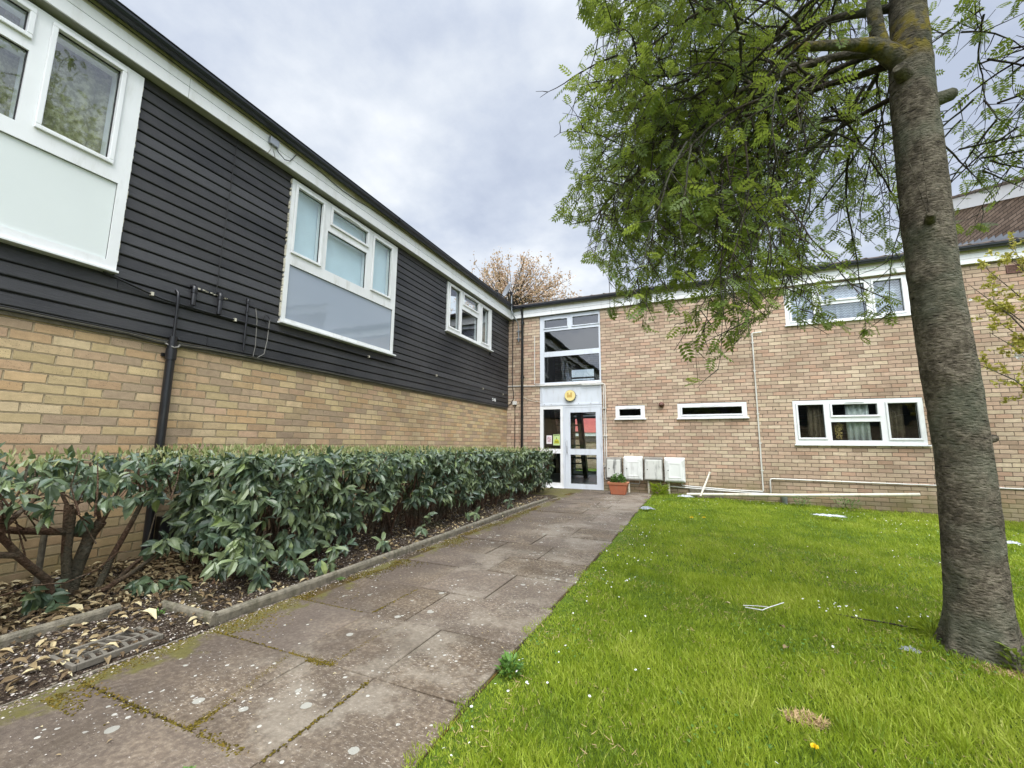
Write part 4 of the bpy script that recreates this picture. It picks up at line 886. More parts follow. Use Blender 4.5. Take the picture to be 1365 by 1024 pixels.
# drain grate
dg = empty('drain_grate', (1.76, -8.66, .02), 'rusty iron drain grate sunk in the gravel beside the path, strewn with leaves', 'drain grate')
gx0, gx1, gy0, gy1, gz = 1.60, 1.83, -8.86, -8.50, .044
mb = MB(); mb.box((gx0, gy0, gz - .03), (gx1, gy0 + .018, gz)); mb.box((gx0, gy1 - .018, gz - .03), (gx1, gy1, gz)); mb.box((gx0, gy0 + .019, gz - .03), (gx0 + .018, gy1 - .019, gz)); mb.box((gx1 - .018, gy0 + .019, gz - .03), (gx1, gy1 - .019, gz)); mb.build('frame', 'iron', dg, .003)
mb = MB()
for i in range(7):
    y_ = gy0 + .045 + i * .042; pts = [(gx0 + .019 + (gx1 - gx0 - .038) * s_ / 6, y_ + .016 * math.sin(s_ / 6 * math.pi), gz - .006) for s_ in range(7)]
    for a, b in zip(pts, pts[1:]): mb.add([(a[0], a[1] - .008, a[2]), (b[0], b[1] - .008, b[2]), (b[0], b[1] + .008, b[2]), (a[0], a[1] + .008, a[2]), (a[0], a[1] - .008, a[2] - .02), (b[0], b[1] - .008, b[2] - .02), (b[0], b[1] + .008, b[2] - .02), (a[0], a[1] + .008, a[2] - .02)], [(0, 1, 2, 3), (0, 4, 5, 1), (3, 2, 6, 7), (4, 7, 6, 5)])
mb.box((gx0 + .112, gy0 + .02, gz - .018), (gx0 + .128, gy1 - .02, gz - .003)); mb.build('bars', 'iron', dg)
mb = MB(); mb.box((gx0 + .0, gy0, gz - .034), (gx1, gy1, gz - .0335)); mb.build('pit', 'rubber', dg)

# ------------------------------------------------------------------ grass
BL_T = np.array([(-.5, 0, 0), (.5, 0, 0), (-.42, .5, .06), (.42, .5, .06), (0, 1, .28)]); BL_F = [[(0, 1, 3, 2)], [(2, 3, 4)]]
def grass_pts(n, x0, x1, y0, y1, dens):
    x = RNG.uniform(x0, x1, n); y = RNG.uniform(y0, y1, n); P = np.stack([x, y, lawn_z(x, y)], -1)
    px, py, dz = project(P); keep = (dz > .2) & ((px > -60) & (px < 1430) & (py < 1120) | (RNG.random(n) < .35) & (px > -500) & (px < 2600) & (py < 2200))
    d = np.linalg.norm(P - CAM, axis=1); keep &= RNG.random(n) < dens(d)
    edge = 3.575 + .035 * np.sin(y * 6.1) + .03 * np.sin(y * 17 + 1) + .02 * np.sin(y * 41); keep &= x > edge - .06 * RNG.random(n) ** 2.5
    keep &= (x - 5.75) ** 2 + (y + 6.9) ** 2 > .17 ** 2; keep &= ~(((x - 5.86) ** 2 + (y + 7.05) ** 2 < .17 ** 2) & (RNG.random(n) < .75))
    keep &= ~((np.abs(x - 4.80) < .10) & (np.abs(y + 7.86) < .055) & (RNG.random(n) < .8))
    return P[keep]
P = np.concatenate([grass_pts(400000, 3.5, 9.5, -9.6, -6.0, lambda d: np.clip(2.3 / d, .25, 1) ** 1.3), grass_pts(340000, 3.5, 12.5, -6.2, -.01, lambda d: np.clip(3.6 / d, .25, 1))])
n = len(P); patch = np.array([mnoise.noise(Vector((p[0] * 1.1, p[1] * 1.1, 0))) for p in P]); patch2 = np.array([mnoise.noise(Vector((p[0] * 4.5, p[1] * 4.5, 5))) for p in P])
az_ = RNG.uniform(0, 2 * np.pi, n) ; lean = RNG.uniform(.15, .95, n) ** 1.0
flow = 2.2 + 2.5 * patch
D = np.stack([np.cos(az_) * lean + .18 * np.cos(flow), np.sin(az_) * lean + .18 * np.sin(flow), np.ones(n) * .8], -1)
U = np.stack([RNG.normal(size=n), RNG.normal(size=n), np.ones(n) * .6], -1)
hgt = (.022 + .022 * RNG.random(n)) * (1 + .75 * patch + .6 * np.clip(patch2, -.3, 1)); dist = np.linalg.norm(P - CAM, axis=1)
edge_near = np.clip((P[:, 0] - 3.57) / .25, .35, 1); hgt *= edge_near
long_ = RNG.random(n) < .05; hgt[long_] *= 1.7
tall = (P[:, 1] > -.3) | (((P[:, 0] - 5.75) ** 2 + (P[:, 1] + 6.9) ** 2) < .25 ** 2); hgt[tall] *= 1.35
wid = np.clip(.0026 * (1 + dist * .2), 0, .010) / hgt * RNG.uniform(.7, 1.3, n)
rnd = np.clip(.45 + .75 * patch + .5 * patch2 + RNG.normal(0, .22, n), 0, .92); dead = RNG.random(n) < .05; rnd[dead] = 1.0
scatter('grass', 'grass', BL_T, BL_F, P, D, U, hgt, rnd, width=wid, kind='stuff')
# coarser tufts, bent stems and dead thatch between the blades
tp_, td_, th_, tr__ = [], [], [], []
for i in range(230):
    if i < 60: cx_, cy_, k_, hh_ = RNG.uniform(4.9, 6.6), RNG.uniform(-8.5, -7.2), 26, .085
    else: cx_, cy_, k_, hh_ = RNG.uniform(3.7, 8.5), RNG.uniform(-8.8, -.6), 22, .06
    tone = RNG.uniform(.1, .9); la = RNG.uniform(0, 6.28)
    for j in range(k_):
        a_ = RNG.uniform(0, 6.28); q_ = RNG.random() * .045; x_, y_ = cx_ + q_ * math.cos(a_), cy_ + q_ * math.sin(a_)
        tp_.append((x_, y_, float(lawn_z(x_, y_)))); td_.append((math.cos(a_) * .5 + math.cos(la) * .35, math.sin(a_) * .5 + math.sin(la) * .35, 1)); th_.append(hh_ * RNG.uniform(.6, 1.25)); tr__.append(min(.93, max(0, tone + RNG.normal(0, .12))))
tp_ = np.array(tp_); th_ = np.array(th_); dd_ = np.linalg.norm(tp_ - CAM, axis=1)
scatter('grass_tufts', 'grass', BL_T, BL_F, tp_, td_, np.stack([RNG.normal(size=len(tp_)), RNG.normal(size=len(tp_)), np.ones(len(tp_)) * .5], -1), th_, np.array(tr__), width=.0034 * (1 + dd_ * .15) / th_, kind='stuff')
n = 26000; x = RNG.uniform(3.6, 7.5, n); y = RNG.uniform(-9, -4, n); k = np.array([mnoise.noise(Vector((a_ * 3, b_ * 3, 8))) for a_, b_ in zip(x, y)]) > -.02; x, y = x[k], y[k]; n = len(x); a = RNG.uniform(0, 6.28, n)
scatter('thatch', 'dry_grass', BL_T, BL_F, np.stack([x, y, lawn_z(x, y) + RNG.random(n) * .016], -1), np.stack([np.cos(a), np.sin(a), RNG.normal(.1, .2, n)], -1), np.tile([0, 0, 1.], (n, 1)) + RNG.normal(0, .4, (n, 3)), RNG.uniform(.012, .034, n), RNG.random(n) * .7, width=np.full(n, .09), kind='stuff')
n = 16000; x = RNG.uniform(3.58, 8.5, n); y = RNG.uniform(-9, -1, n); f_ = np.array([mnoise.noise(Vector((a_ * 1.9, b_ * 1.9, 21))) for a_, b_ in zip(x, y)]); k = f_ > .16; x, y = x[k], y[k]; n = len(x); a = RNG.uniform(0, 6.28, n)
scatter('clover', 'weed_leaf', LEAF_T * np.array([2.2, 1, 1]), LEAF_F, np.stack([x, y, lawn_z(x, y) + .012 + RNG.random(n) * .016], -1), np.stack([np.cos(a), np.sin(a), RNG.normal(.1, .25, n)], -1), np.tile([0, 0, 1.], (n, 1)) + RNG.normal(0, .3, (n, 3)), RNG.uniform(.008, .018, n), RNG.random(n), kind='stuff')
# straw patches in the lawn
def straw(x, y, r, n, h, label):
    a = RNG.uniform(0, 2 * np.pi, n); q = r * np.sqrt(RNG.random(n)); p = np.stack([x + q * np.cos(a) * 1.7, y + q * np.sin(a), np.zeros(n)], -1); p[:, 2] = lawn_z(p[:, 0], p[:, 1]) + .003 + RNG.random(n) * h
    a = RNG.uniform(0, 2 * np.pi, n); D = np.stack([np.cos(a), np.sin(a), RNG.normal(0, .25, n)], -1)
    o = scatter('dead_grass', 'dry_grass', BL_T, BL_F, p, D, np.tile([0, 0, 1.], (n, 1)) + RNG.normal(0, .3, (n, 3)), RNG.uniform(.012, .035, n), RNG.random(n), width=np.full(n, .16)); return o
meta(straw(4.80, -7.86, .042, 500, .012, ''), 'worn straw coloured patch in the lawn near the bottom edge of the photo', 'dead grass')
meta(straw(5.72, -7.12, .06, 420, .01, ''), 'brown dead grass at the foot of the tree', 'dead grass')

# daisies
def daisies(spots):
    P = []
    for (x, y, sx_, sy_, k) in spots:
        P += [(x + RNG.normal(0, sx_), y + RNG.normal(0, sy_)) for _ in range(int(k * .75))]
    P = np.array(P); P = P[(P[:, 0] > 3.6) & (P[:, 1] < -.05) & (P[:, 1] > -8.9)]; z = lawn_z(P[:, 0], P[:, 1]); mb = MB(); ctr = []
    for (x, y), z_ in zip(P, z):
        h = random.uniform(.04, .062); s_ = random.uniform(.0042, .0075); c = Vector((x, y, z_ + h)); tl = Vector((random.gauss(0, .3), random.gauss(0, .3) - .25, 1)).normalized(); u_ = tl.orthogonal().normalized(); v_ = tl.cross(u_)
        pts = [c + tl * .001]; 
        for i in range(14):
            a = math.pi * 2 * i / 14; r_ = s_ * (1 if i % 2 else .68); pts.append(c + (u_ * math.cos(a) + v_ * math.sin(a)) * r_ + tl * .0015)
        mb.add(pts, [(0, 1 + i, 1 + (i + 1) % 14) for i in range(14)], random.random()); ctr.append((c, tl, u_, v_, s_))
    return mb.build('daisies', 'petal_white', kind='stuff')
daisies([(3.72, -8.25, .07, .28, 16), (3.75, -7.4, .08, .4, 16), (3.85, -6.3, .12, .5, 30), (3.9, -4.8, .15, .8, 34), (4.2, -2.5, .3, .9, 34), (5.25, -6.55, .09, .05, 24), (5.6, -6.55, .1, .08, 10), (7.4, -2.6, .5, .4, 70), (7.9, -3.6, .4, .4, 60), (6.8, -1.4, .6, .3, 44), (5.2, -.6, .5, .15, 30), (7.9, -1.6, .6, .3, 50), (6.3, -4.6, .2, .2, 16), (4.5, -1.2, .3, .3, 16), (4.1, -7.7, .3, .4, 14), (5.0, -5.0, 1.0, 1.2, 40), (4.3, -8.2, .3, .25, 7)])
def flower(x, y, label, s_=.02, h=.07):
    e = empty('dandelion', (x, y, float(lawn_z(x, y))), label, 'dandelion', 'dandelions in the lawn'); z = float(lawn_z(x, y)); MB().tube([(x, y, z), (x + .004, y, z + h)], .0016, 5).build('stem', 'weed_leaf', e)
    mb = MB(); c = Vector((x + .004, y, z + h))
    for i in range(44):
        a = random.uniform(0, 6.28); el_ = random.uniform(.15, 1.4); d = Vector((math.cos(a) * math.cos(el_), math.sin(a) * math.cos(el_), math.sin(el_) * .55)); q = d.orthogonal().normalized() * .003; mb.add([c - q, c + q, c + d * s_ + q, c + d * s_ - q], [(0, 1, 2, 3)], random.random())
    mb.build('flower_head', 'petal_yellow', e)
flower(4.78, -8.09, 'single dandelion nearest the camera, low in the lawn', .013, .045)
flower(4.36, -3.38, 'dandelion in the lawn in front of the meter boxes, left of its pair', .028)
flower(4.52, -3.22, 'smaller dandelion in front of the meter boxes, right of its pair', .022, .06)

# ------------------------------------------------------------------ litter on the bed
def litter(n, xf, yf, size, mat, name, flat=.35, zoff=.006, rr=None):
    x = xf(n); y = yf(n); P = np.stack([x, y, bed_z(x, y) + zoff + RNG.random(n) * .02], -1)
    a = RNG.uniform(0, 2 * np.pi, n); D = np.stack([np.cos(a), np.sin(a), RNG.normal(0, flat * .5, n)], -1); U = np.stack([RNG.normal(0, flat, n), RNG.normal(0, flat, n), np.ones(n)], -1)
    return scatter(name, mat, LEAF_T * np.array([1.15, 1, 2.2]), LEAF_F, P, D, U, RNG.uniform(*size, n), RNG.random(n) ** 1.2 if rr is None else rr, kind='stuff')
litter(3600, lambda n: RNG.uniform(.02, 1.86, n), lambda n: -9.6 + 7.6 * RNG.random(n) ** 1.7, (.02, .07), 'dead_leaf', 'leaf_litter')
litter(1500, lambda n: RNG.uniform(.02, 1.15, n), lambda n: RNG.uniform(-9.4, -7.5, n), (.03, .085), 'dead_leaf', 'leaf_litter')
n = 11000; x = RNG.uniform(.1, 1.865, n); y = -9.7 + 7.9 * RNG.random(n) ** 2.0; k = ((x > 1.0) | (RNG.random(n) < .35)) & ~((x > 1.60) & (x < 1.83) & (y > -8.86) & (y < -8.5) & (RNG.random(n) < .9)); x, y = x[k], y[k]; n = len(x)
OCT = np.array([(1, 0, 0), (-1, 0, 0), (0, 1.3, 0), (0, -1.3, 0), (0, 0, .7), (0, 0, -.7)]); OCF = [[(0, 2, 4), (2, 1, 4), (1, 3, 4), (3, 0, 4), (2, 0, 5), (1, 2, 5), (3, 1, 5), (0, 3, 5)]]
P = np.stack([x, y, bed_z(x, y) + .003], -1); D = RNG.normal(size=(n, 3)); D[:, 2] *= .3
scatter('gravel', 'pebble', OCT, OCF, P, D, np.stack([RNG.normal(0, .4, n), RNG.normal(0, .4, n), np.ones(n)], -1), RNG.uniform(.002, .007, n) * np.where(RNG.random(n) < .06, 1.7, 1), RNG.random(n), kind='stuff')
# chips washed along the kerb foot and over the slabs
n = 2600; y = -9.2 + 7.6 * RNG.random(n) ** 1.2; x = 1.872 + np.abs(RNG.normal(0, .045, n)); x[::2] += .0; P = np.stack([x, y, np.full(n, .006)], -1)
n2 = 1500; y2 = -9.3 + 8.8 * RNG.random(n2) ** 1.3; x2 = RNG.uniform(1.9, 3.56, n2); P = np.concatenate([P, np.stack([x2, y2, np.full(n2, .0055)], -1)]); n = len(P); D = RNG.normal(size=(n, 3)); D[:, 2] = 0
scatter('grit', 'pebble', OCT, OCF, P, D, np.tile([0, 0, 1.], (n, 1)), np.concatenate([RNG.uniform(.0015, .0055, 2600), RNG.uniform(.0012, .0035, n2)]), .2 + .75 * RNG.random(n) ** 1.5, kind='stuff')
n = 420; x = RNG.uniform(1.88, 3.5, n); y = -9.3 + 9 * RNG.random(n) ** 1.2; P = np.stack([x, y, np.full(n, .008)], -1); a = RNG.uniform(0, 6.28, n)
scatter('leaf_fragments', 'dead_leaf', LEAF_T * np.array([1, 1, 1.5]), LEAF_F, P, np.stack([np.cos(a), np.sin(a), np.zeros(n)], -1), np.tile([0, 0, 1.], (n, 1)) + RNG.normal(0, .15, (n, 3)), RNG.uniform(.006, .02, n), .3 + .7 * RNG.random(n), kind='stuff')
# moss cushions along the joints and the kerb
n = 9000; y = -9.0 + 5.8 * RNG.random(n) ** 1.3; x = 1.885 + np.abs(RNG.normal(0, .085, n)) * (1 + .8 * np.sin(y * 4) ** 2)
jl = []
for (xa, ya, xb, yb, k, s_) in ((2.55, -8.31, 2.82, -8.30, 700, .014), (2.70, -8.86, 2.56, -8.34, 800, .011), (1.9, -8.31, 2.5, -8.31, 120, .008), (2.81, -8.3, 2.81, -7.8, 220, .006), (3.09, -8.86, 3.08, -8.34, 150, .005), (1.9, -8.86, 3.0, -8.86, 500, .012), (2.56, -7.74, 2.56, -7.26, 90, .005), (1.9, -7.76, 2.5, -7.76, 120, .006)):
    f = RNG.random(k); jl.append(np.stack([xa + (xb - xa) * f + RNG.normal(0, s_, k), ya + (yb - ya) * f + RNG.normal(0, s_, k)], -1))
P2 = np.concatenate(jl + [np.stack([x, y], -1)]); sel = np.array([mnoise.noise(Vector((p[0] * 5, p[1] * 3, 2))) for p in P2]) > -.12; nj_ = sum(len(q_) for q_ in jl); sel[:nj_] = True; P2 = P2[sel]; n = len(P2)
leafmat('moss', [(0, (.035, .026, .006)), (.5, (.09, .068, .012)), (.85, (.15, .115, .02)), (1, (.20, .09, .02))], .9, .1, (.1, .1, .02), .1)
scatter('moss', 'moss', OCT * np.array([1, 1, 1.0]), OCF, np.stack([P2[:, 0], P2[:, 1], np.full(n, .0045)], -1), RNG.normal(size=(n, 3)) * np.array([1, 1, .1]), np.tile([0, 0, 1.], (n, 1)), RNG.uniform(.0025, .006, n), RNG.random(n), kind='stuff')
# individual dead leaves and rubbish that can be told apart
def dead_leaf(x, y, z, ang, s_, r_, label, name='dead_leaf'):
    T = LEAF_T * np.array([1.2, 1, 2.5]); o = scatter(name, 'dead_leaf', T, LEAF_F, [(0, 0, 0)], [(math.cos(ang), math.sin(ang), .08)], [(.1, .1, 1.)], [s_], np.array([r_])); o.location = (x, y, z); so = o.modifiers.new('solidify', 'SOLIDIFY'); so.thickness = .0012
    return meta(o, label, 'dead leaf', 'single dead leaves')
dead_leaf(1.66, -8.60, .062, 2.6, .075, .95, 'pale curled leaf lying across the right half of the drain grate')
dead_leaf(1.76, -8.72, .062, .7, .06, .9, 'pale leaf lying across the left end of the drain grate')
dead_leaf(1.42, -8.42, .060, .25, .13, 1.0, 'large yellowish leaf on the gravel between the two kerbs')
dead_leaf(.95, -8.58, .060, .5, .13, .98, 'largest cream leaf on the bed behind the left kerb')
dead_leaf(4.82, -7.32, .045, 1.0, .055, .45, 'crumpled tan leaf on the lawn above the straw patch')
dead_leaf(4.87, -7.05, .05, 2.0, .045, .4, 'small brown leaf on the lawn below the forked white twig')
dead_leaf(4.62, -6.77, .05, 2.6, .04, .95, 'pale scrap of leaf on the lawn left of the forked white twig')
tw = empty('twig', (4.8, -6.75, .04), 'thin forked whitish twig lying on the lawn', 'twig'); tw_pts = lambda L_: [(a, b, float(lawn_z(a, b)) + c) for a, b, c in L_]
pipe('stem', tw_pts([(4.70, -6.80, .045), (4.79, -6.83, .05), (4.83, -6.78, .055), (4.93, -6.66, .06)]), .0028, 'petal_white', tw, 5); pipe('stem', tw_pts([(4.69, -6.77, .045), (4.76, -6.77, .052), (4.83, -6.775, .056)]), .002, 'petal_white', tw, 5)
pipe_ = pipe('twig', tw_pts([(5.20, -6.58, .012), (5.33, -6.66, .024), (5.45, -6.65, .018), (5.58, -6.72, .022)]), .0045, 'twig', None, 6); meta(pipe_, 'dark stick half hidden in the grass left of the tree trunk', 'twig')
def crumple(name, mat, cx_, cy_, z0, lx, ly, h, ang, label, cat, seed, k=16):
    mb = MB(); vs = []; rs = random.Random(seed); ph = [rs.uniform(0, 6) for _ in range(6)]
    for i in range(k + 1):
        for j in range(k // 2 + 1):
            u, v = i / k * 2 - 1, j / (k // 2) * 2 - 1; e_ = 1 + .22 * math.sin(5 * math.atan2(v, u) + ph[4]) + .12 * math.sin(11 * math.atan2(v, u) + ph[5])
            X, Y = u * lx * e_, v * ly * e_; Z = h * (.45 + .3 * math.sin(7 * u + ph[0]) * math.sin(5 * v + ph[1]) + .25 * abs(math.sin(11 * u + 6 * v + ph[2])) + .2 * rs.random()) * (1.1 - .8 * max(abs(u), abs(v)) ** 2)
            c_, s_ = math.cos(ang), math.sin(ang); vs.append((X * c_ - Y * s_, X * s_ + Y * c_, Z))
    m_ = k // 2 + 1; mb.add(vs, [(i * m_ + j, (i + 1) * m_ + j, (i + 1) * m_ + j + 1, i * m_ + j + 1) for i in range(k) for j in range(k // 2)])
    o = mb.build(name, mat); o.location = (cx_, cy_, z0); so = o.modifiers.new('solidify', 'SOLIDIFY'); so.thickness = .002; return meta(o, label, cat)
crumple('plastic_bag', 'bag_white', 4.22, -.42, .0, .15, .06, .05, .1, 'crumpled white and blue plastic by the wall under the last meter box', 'litter', 1)
crumple('wrapper', 'foil', 3.68, -2.62, .02, .10, .07, .05, .5, 'silvery wrapper on the edge of the path before the meter boxes', 'litter', 2)
crumple('plastic_bag', 'bag_white', 6.28, -1.95, .0, .17, .06, .03, -.1, 'flattened white bag on the lawn below the long pipe', 'litter', 3)
crumple('wrapper', 'foil', 5.42, -7.02, .02, .035, .02, .025, -.4, 'shiny scrap of foil in the grass left of the tree', 'litter', 4)
crumple('plastic_bag', 'bag_white', 7.6, -3.35, .01, .07, .03, .03, .2, 'small white scrap right of the trunk on the far lawn', 'litter', 6)
# loose pipes against the wall
o = pipe('loose_pipe', [(4.25, -.30, .045), (4.6, -.28, .06), (6.2, -.20, .12), (8.05, -.14, .225)], .030, 'cream_pipe', None, 12); meta(o, 'long cream plastic pipe lying along the foot of the rear wall', 'pipe')
mb = MB(); mb.tube([(4.50, -.36, .01), (4.705, -.05, .47)], .020, 10); mb.tube([(4.705, -.05, .47), (4.716, -.04, .50)], .027, 10); meta(mb.build('leaning_pipe', 'cream_pipe'), 'short white pipe leaning on the rear wall over the long one', 'pipe')
mb = MB()
for (x, y, l, a) in ((4.45, -.42, .3, .2), (4.62, -.30, .25, 2.6), (4.35, -.22, .2, 1.1)):
    mb.box((x, y, 0), (x + l * .6, y + .05, .035))
meta(mb.build('timber_scraps', 'old_timber'), 'broken timber scraps at the foot of the leaning pipe', 'debris')
gp_ = empty('gully_hopper', (6.0, -.07, .0), 'small grey drain hopper at the wall foot under the long pipe', 'drain')
MB().tube([(6.02, -.06, -.1), (6.02, -.06, .02), (6.02, -.06, .075)], [.045, .05, .055], 12).build('cap', 'galv', gp_)
mb = MB(); mb.box((4.3, -.0, -.15), (4.95, -.05, .14)); mb.build('rendered_plinth', 'kerb', RW, .01)

# ------------------------------------------------------------------ flower pot
pt = empty('flower_pot', (2.92, -.62, .0), 'square terracotta pot standing on the paving in front of the meter boxes', 'plant pot')
pxc, pyc = 2.905, -.60
def frust(a, b, z0, z1, cx_=pxc, cy_=pyc):
    return [(cx_ - a, cy_ - a * .75, z0), (cx_ + a, cy_ - a * .75, z0), (cx_ + a, cy_ + a * .75, z0), (cx_ - a, cy_ + a * .75, z0), (cx_ - b, cy_ - b * .75, z1), (cx_ + b, cy_ - b * .75, z1), (cx_ + b, cy_ + b * .75, z1), (cx_ - b, cy_ + b * .75, z1)]
FR = [(0, 3, 2, 1), (0, 1, 5, 4), (1, 2, 6, 5), (2, 3, 7, 6), (3, 0, 4, 7), (4, 5, 6, 7)]
MB().add(frust(.145, .185, .004, .215), FR).build('pot_body', 'terracotta', pt, .012)
mb = MB(); vs = frust(.20, .215, .215, .262) ; inn = frust(.175, .18, .215, .262); mb.add(vs + inn, [(0, 1, 5, 4), (1, 2, 6, 5), (2, 3, 7, 6), (3, 0, 4, 7), (4, 5, 13, 12), (5, 6, 14, 13), (6, 7, 15, 14), (7, 4, 12, 15), (0, 8, 9, 1), (1, 9, 10, 2), (2, 10, 11, 3), (3, 11, 8, 0), (8, 12, 13, 9), (9, 13, 14, 10), (10, 14, 15, 11), (11, 15, 12, 8)]); mb.build('pot_rim', 'terracotta_rim', pt)
MB().add(frust(.17, .172, .20, .240), FR).build('soil', 'soil', pt)
n = 420; pl = empty('potted_plant', (pxc, pyc, .24), 'small leafy green plant with white buds growing in the terracotta pot', 'plant')
a = RNG.uniform(0, 6.28, n); r_ = .15 * np.sqrt(RNG.random(n)); h = RNG.random(n) * .20 * (1 - (r_ / .2) ** 2); P = np.stack([pxc + r_ * np.cos(a), pyc + r_ * np.sin(a) * .75, .25 + h], -1)
scatter('foliage', 'weed_leaf', LEAF_T * np.array([1.6, 1, 1]), LEAF_F, P, np.stack([np.cos(a), np.sin(a), RNG.normal(.2, .5, n)], -1), RNG.normal(0, .5, (n, 3)) + np.array([0, 0, 1]), RNG.uniform(.03, .055, n), RNG.random(n), pl)
n = 16; P = np.stack([pxc + RNG.normal(0, .06, n), pyc + RNG.normal(0, .05, n), .40 + RNG.random(n) * .08], -1); scatter('flowers', 'petal_white', OCT, OCF, P, RNG.normal(size=(n, 3)), RNG.normal(size=(n, 3)), np.full(n, .010), RNG.random(n), pl, kind='stuff')
mb = MB()
for i in range(12): a = random.uniform(0, 6.28); mb.tube([(pxc, pyc, .23), (pxc + .06 * math.cos(a), pyc + .05 * math.sin(a), .34), (pxc + .11 * math.cos(a), pyc + .08 * math.sin(a), .42)], .003, 5)
mb.build('stems', 'weed_leaf', pl)

# ------------------------------------------------------------------ weeds
def weed(x, y, z, n, r, h, label, name='weed', mat='weed_leaf', ls=(.03, .06), wd=1.0, cat='plant'):
    e = empty(name, (x, y, z), label, cat); a = RNG.uniform(0, 6.28, n); rr_ = r * np.sqrt(RNG.random(n)); zz_ = RNG.random(n) * h
    P = np.stack([x + rr_ * np.cos(a) * .6, y + rr_ * np.sin(a) * .6, z + zz_], -1)
    scatter('foliage', mat, LEAF_T * np.array([wd, 1, 1]), LEAF_F, P, np.stack([np.cos(a), np.sin(a), RNG.uniform(.1, 1.3, n)], -1), RNG.normal(0, .3, (n, 3)) + np.array([0, 0, 1]), RNG.uniform(*ls, n), RNG.random(n), e)
    mb = MB()
    for i in range(6): a_ = random.uniform(0, 6.28); mb.tube([(x, y, z), (x + r * .4 * math.cos(a_), y + r * .4 * math.sin(a_), z + h)], .0018, 4)
    mb.build('stems', mat, e); return e
weed(3.62, -8.02, .0, 90, .07, .05, 'dark leafy weed on the path edge nearest the camera', ls=(.025, .05))
weed(6.25, -.35, -.06, 130, .22, .16, 'nettles at the wall foot just right of the drain hopper', wd=.8)
weed(6.95, -.30, -.08, 160, .30, .18, 'bushier nettles at the wall foot below the end of the long pipe', wd=.8)
weed(3.72, -.30, .0, 240, .18, .20, 'tuft of tall grass growing under the meter boxes', mat='grass', ls=(.08, .16), wd=.22)
weed(5.60, -6.78, .0, 70, .06, .10, 'clump of tall grass against the left foot of the trunk', mat='grass', ls=(.05, .10), wd=.2)
weed(2.94, -9.01, .005, 60, .035, .02, 'tiny green weed growing in a path joint at the bottom edge', ls=(.012, .022))
weed(1.50, -8.36, .04, 40, .04, .02, 'small bright green sprout in the gravel between the kerbs', ls=(.012, .022))
weed(1.90, -7.35, .005, 40, .04, .012, 'low green sprout against the path side of the kerb', ls=(.012, .022))
# sprout of new shoots at the tree foot
weed(5.80, -7.06, .02, 110, .08, .10, 'bright green leafy sprout at the right foot of the tree', mat='rowan_leaf', ls=(.03, .055), wd=1.0)

# ------------------------------------------------------------------ hedge
def clusters(pts, outs, nleaf, size, spread=1.0):
    """whorls of long drooping leaves at each shoot tip"""
    P, D, U, Sz, Rd = [], [], [], [], []
    for p, o in zip(pts, outs):
        p = np.array(p); o = np.array(o) / np.linalg.norm(o); k = RNG.integers(*nleaf); side = np.cross(o, [0, 0, 1.]); side = side / (np.linalg.norm(side) + 1e-6); up = np.cross(side, o); base = RNG.random() * .62; ph = RNG.random() * 6.28
        for i in range(k):
            a = ph + i * 2.4; out = o * RNG.uniform(.1, .9) + (side * math.cos(a) + up * math.sin(a)) * spread; out = out / np.linalg.norm(out); out[2] -= RNG.uniform(.3, 1.35)
            P.append(p - o * RNG.uniform(0, .05) + RNG.normal(0, .008, 3)); D.append(out); U.append(o + np.array([0, 0, .7]) + RNG.normal(0, .25, 3)); Sz.append(RNG.uniform(*size)); Rd.append(min(.88, base + RNG.random() * .45) if RNG.random() > .03 else .97)
    return np.array(P), np.array(D), np.array(U), np.array(Sz), np.array(Rd)
hg = empty('hedge', (.8, -4.4, .03), 'long clipped evergreen hedge with dark drooping leaves between the left wing and the path', 'hedge')
pts, outs = [], []
def front_x(y, z):   # the hedge face, lumpy and hollow near the ground
    b = mnoise.noise(Vector((y * 1.3, z * 1.5, 0))); return 1.60 + .10 * b - .05 * (y > -2.2) * (y + 2.2)
def low(y): return .18 + .16 * (mnoise.noise(Vector((y * 1.1, 7.7, 0))) + .3) + (.12 if -6.9 < y < -3 else 0)
def topz(x, y): return .945 + .075 * mnoise.noise(Vector((x * 3, y * 3, 1))) - .05 * max(0, (y + 6) / 6)
Y0h, Y1h = -7.92, -.85
for i in range(1000):   # front face
    y = Y0h + (Y1h - Y0h) * random.random() ** 1.15; lo_ = low(y); z = lo_ + (topz(1.5, y) - lo_) * random.random() ** .8; dep = abs(random.gauss(0, .09)); hol = .20 * max(0, (.5 - z)) * (1 if y > -7.3 else .3)
    if mnoise.noise(Vector((y * 2.6, z * 3.2, 4))) < -.18 and z < .74: dep += .28
    pts.append((front_x(y, z) - dep - hol, y, z)); outs.append((1, random.gauss(0, .5), random.gauss(.1, .4)))
for i in range(950):    # top
    y = Y0h + (Y1h - Y0h) * random.random() ** 1.2; x = random.uniform(.12, 1.56); pts.append((x, y, topz(x, y) - abs(random.gauss(0, .03)))); outs.append((random.gauss(.15, .5), random.gauss(0, .5), .9))
for i in range(190):    # left end
    x = random.uniform(.35, 1.58); z = random.uniform(.2, .95); pts.append((x, Y0h + abs(random.gauss(0, .07)) + .35 * max(0, (.9 - x)) * (z < .75), z)); outs.append((random.gauss(.3, .5), -1, random.gauss(0, .3)))
for i in range(110):    # door end
    x = random.uniform(.2, 1.5); z = random.uniform(.1, .92); pts.append((x, Y1h - abs(random.gauss(0, .08)), z)); outs.append((random.gauss(.2, .5), 1, random.gauss(0, .3)))
for i in range(330):    # inside
    y = random.uniform(Y0h + .2, Y1h - .2); pts.append((random.uniform(.3, 1.35), y, random.uniform(.35, .9))); outs.append((1, random.gauss(0, 1), random.gauss(0, 1)))
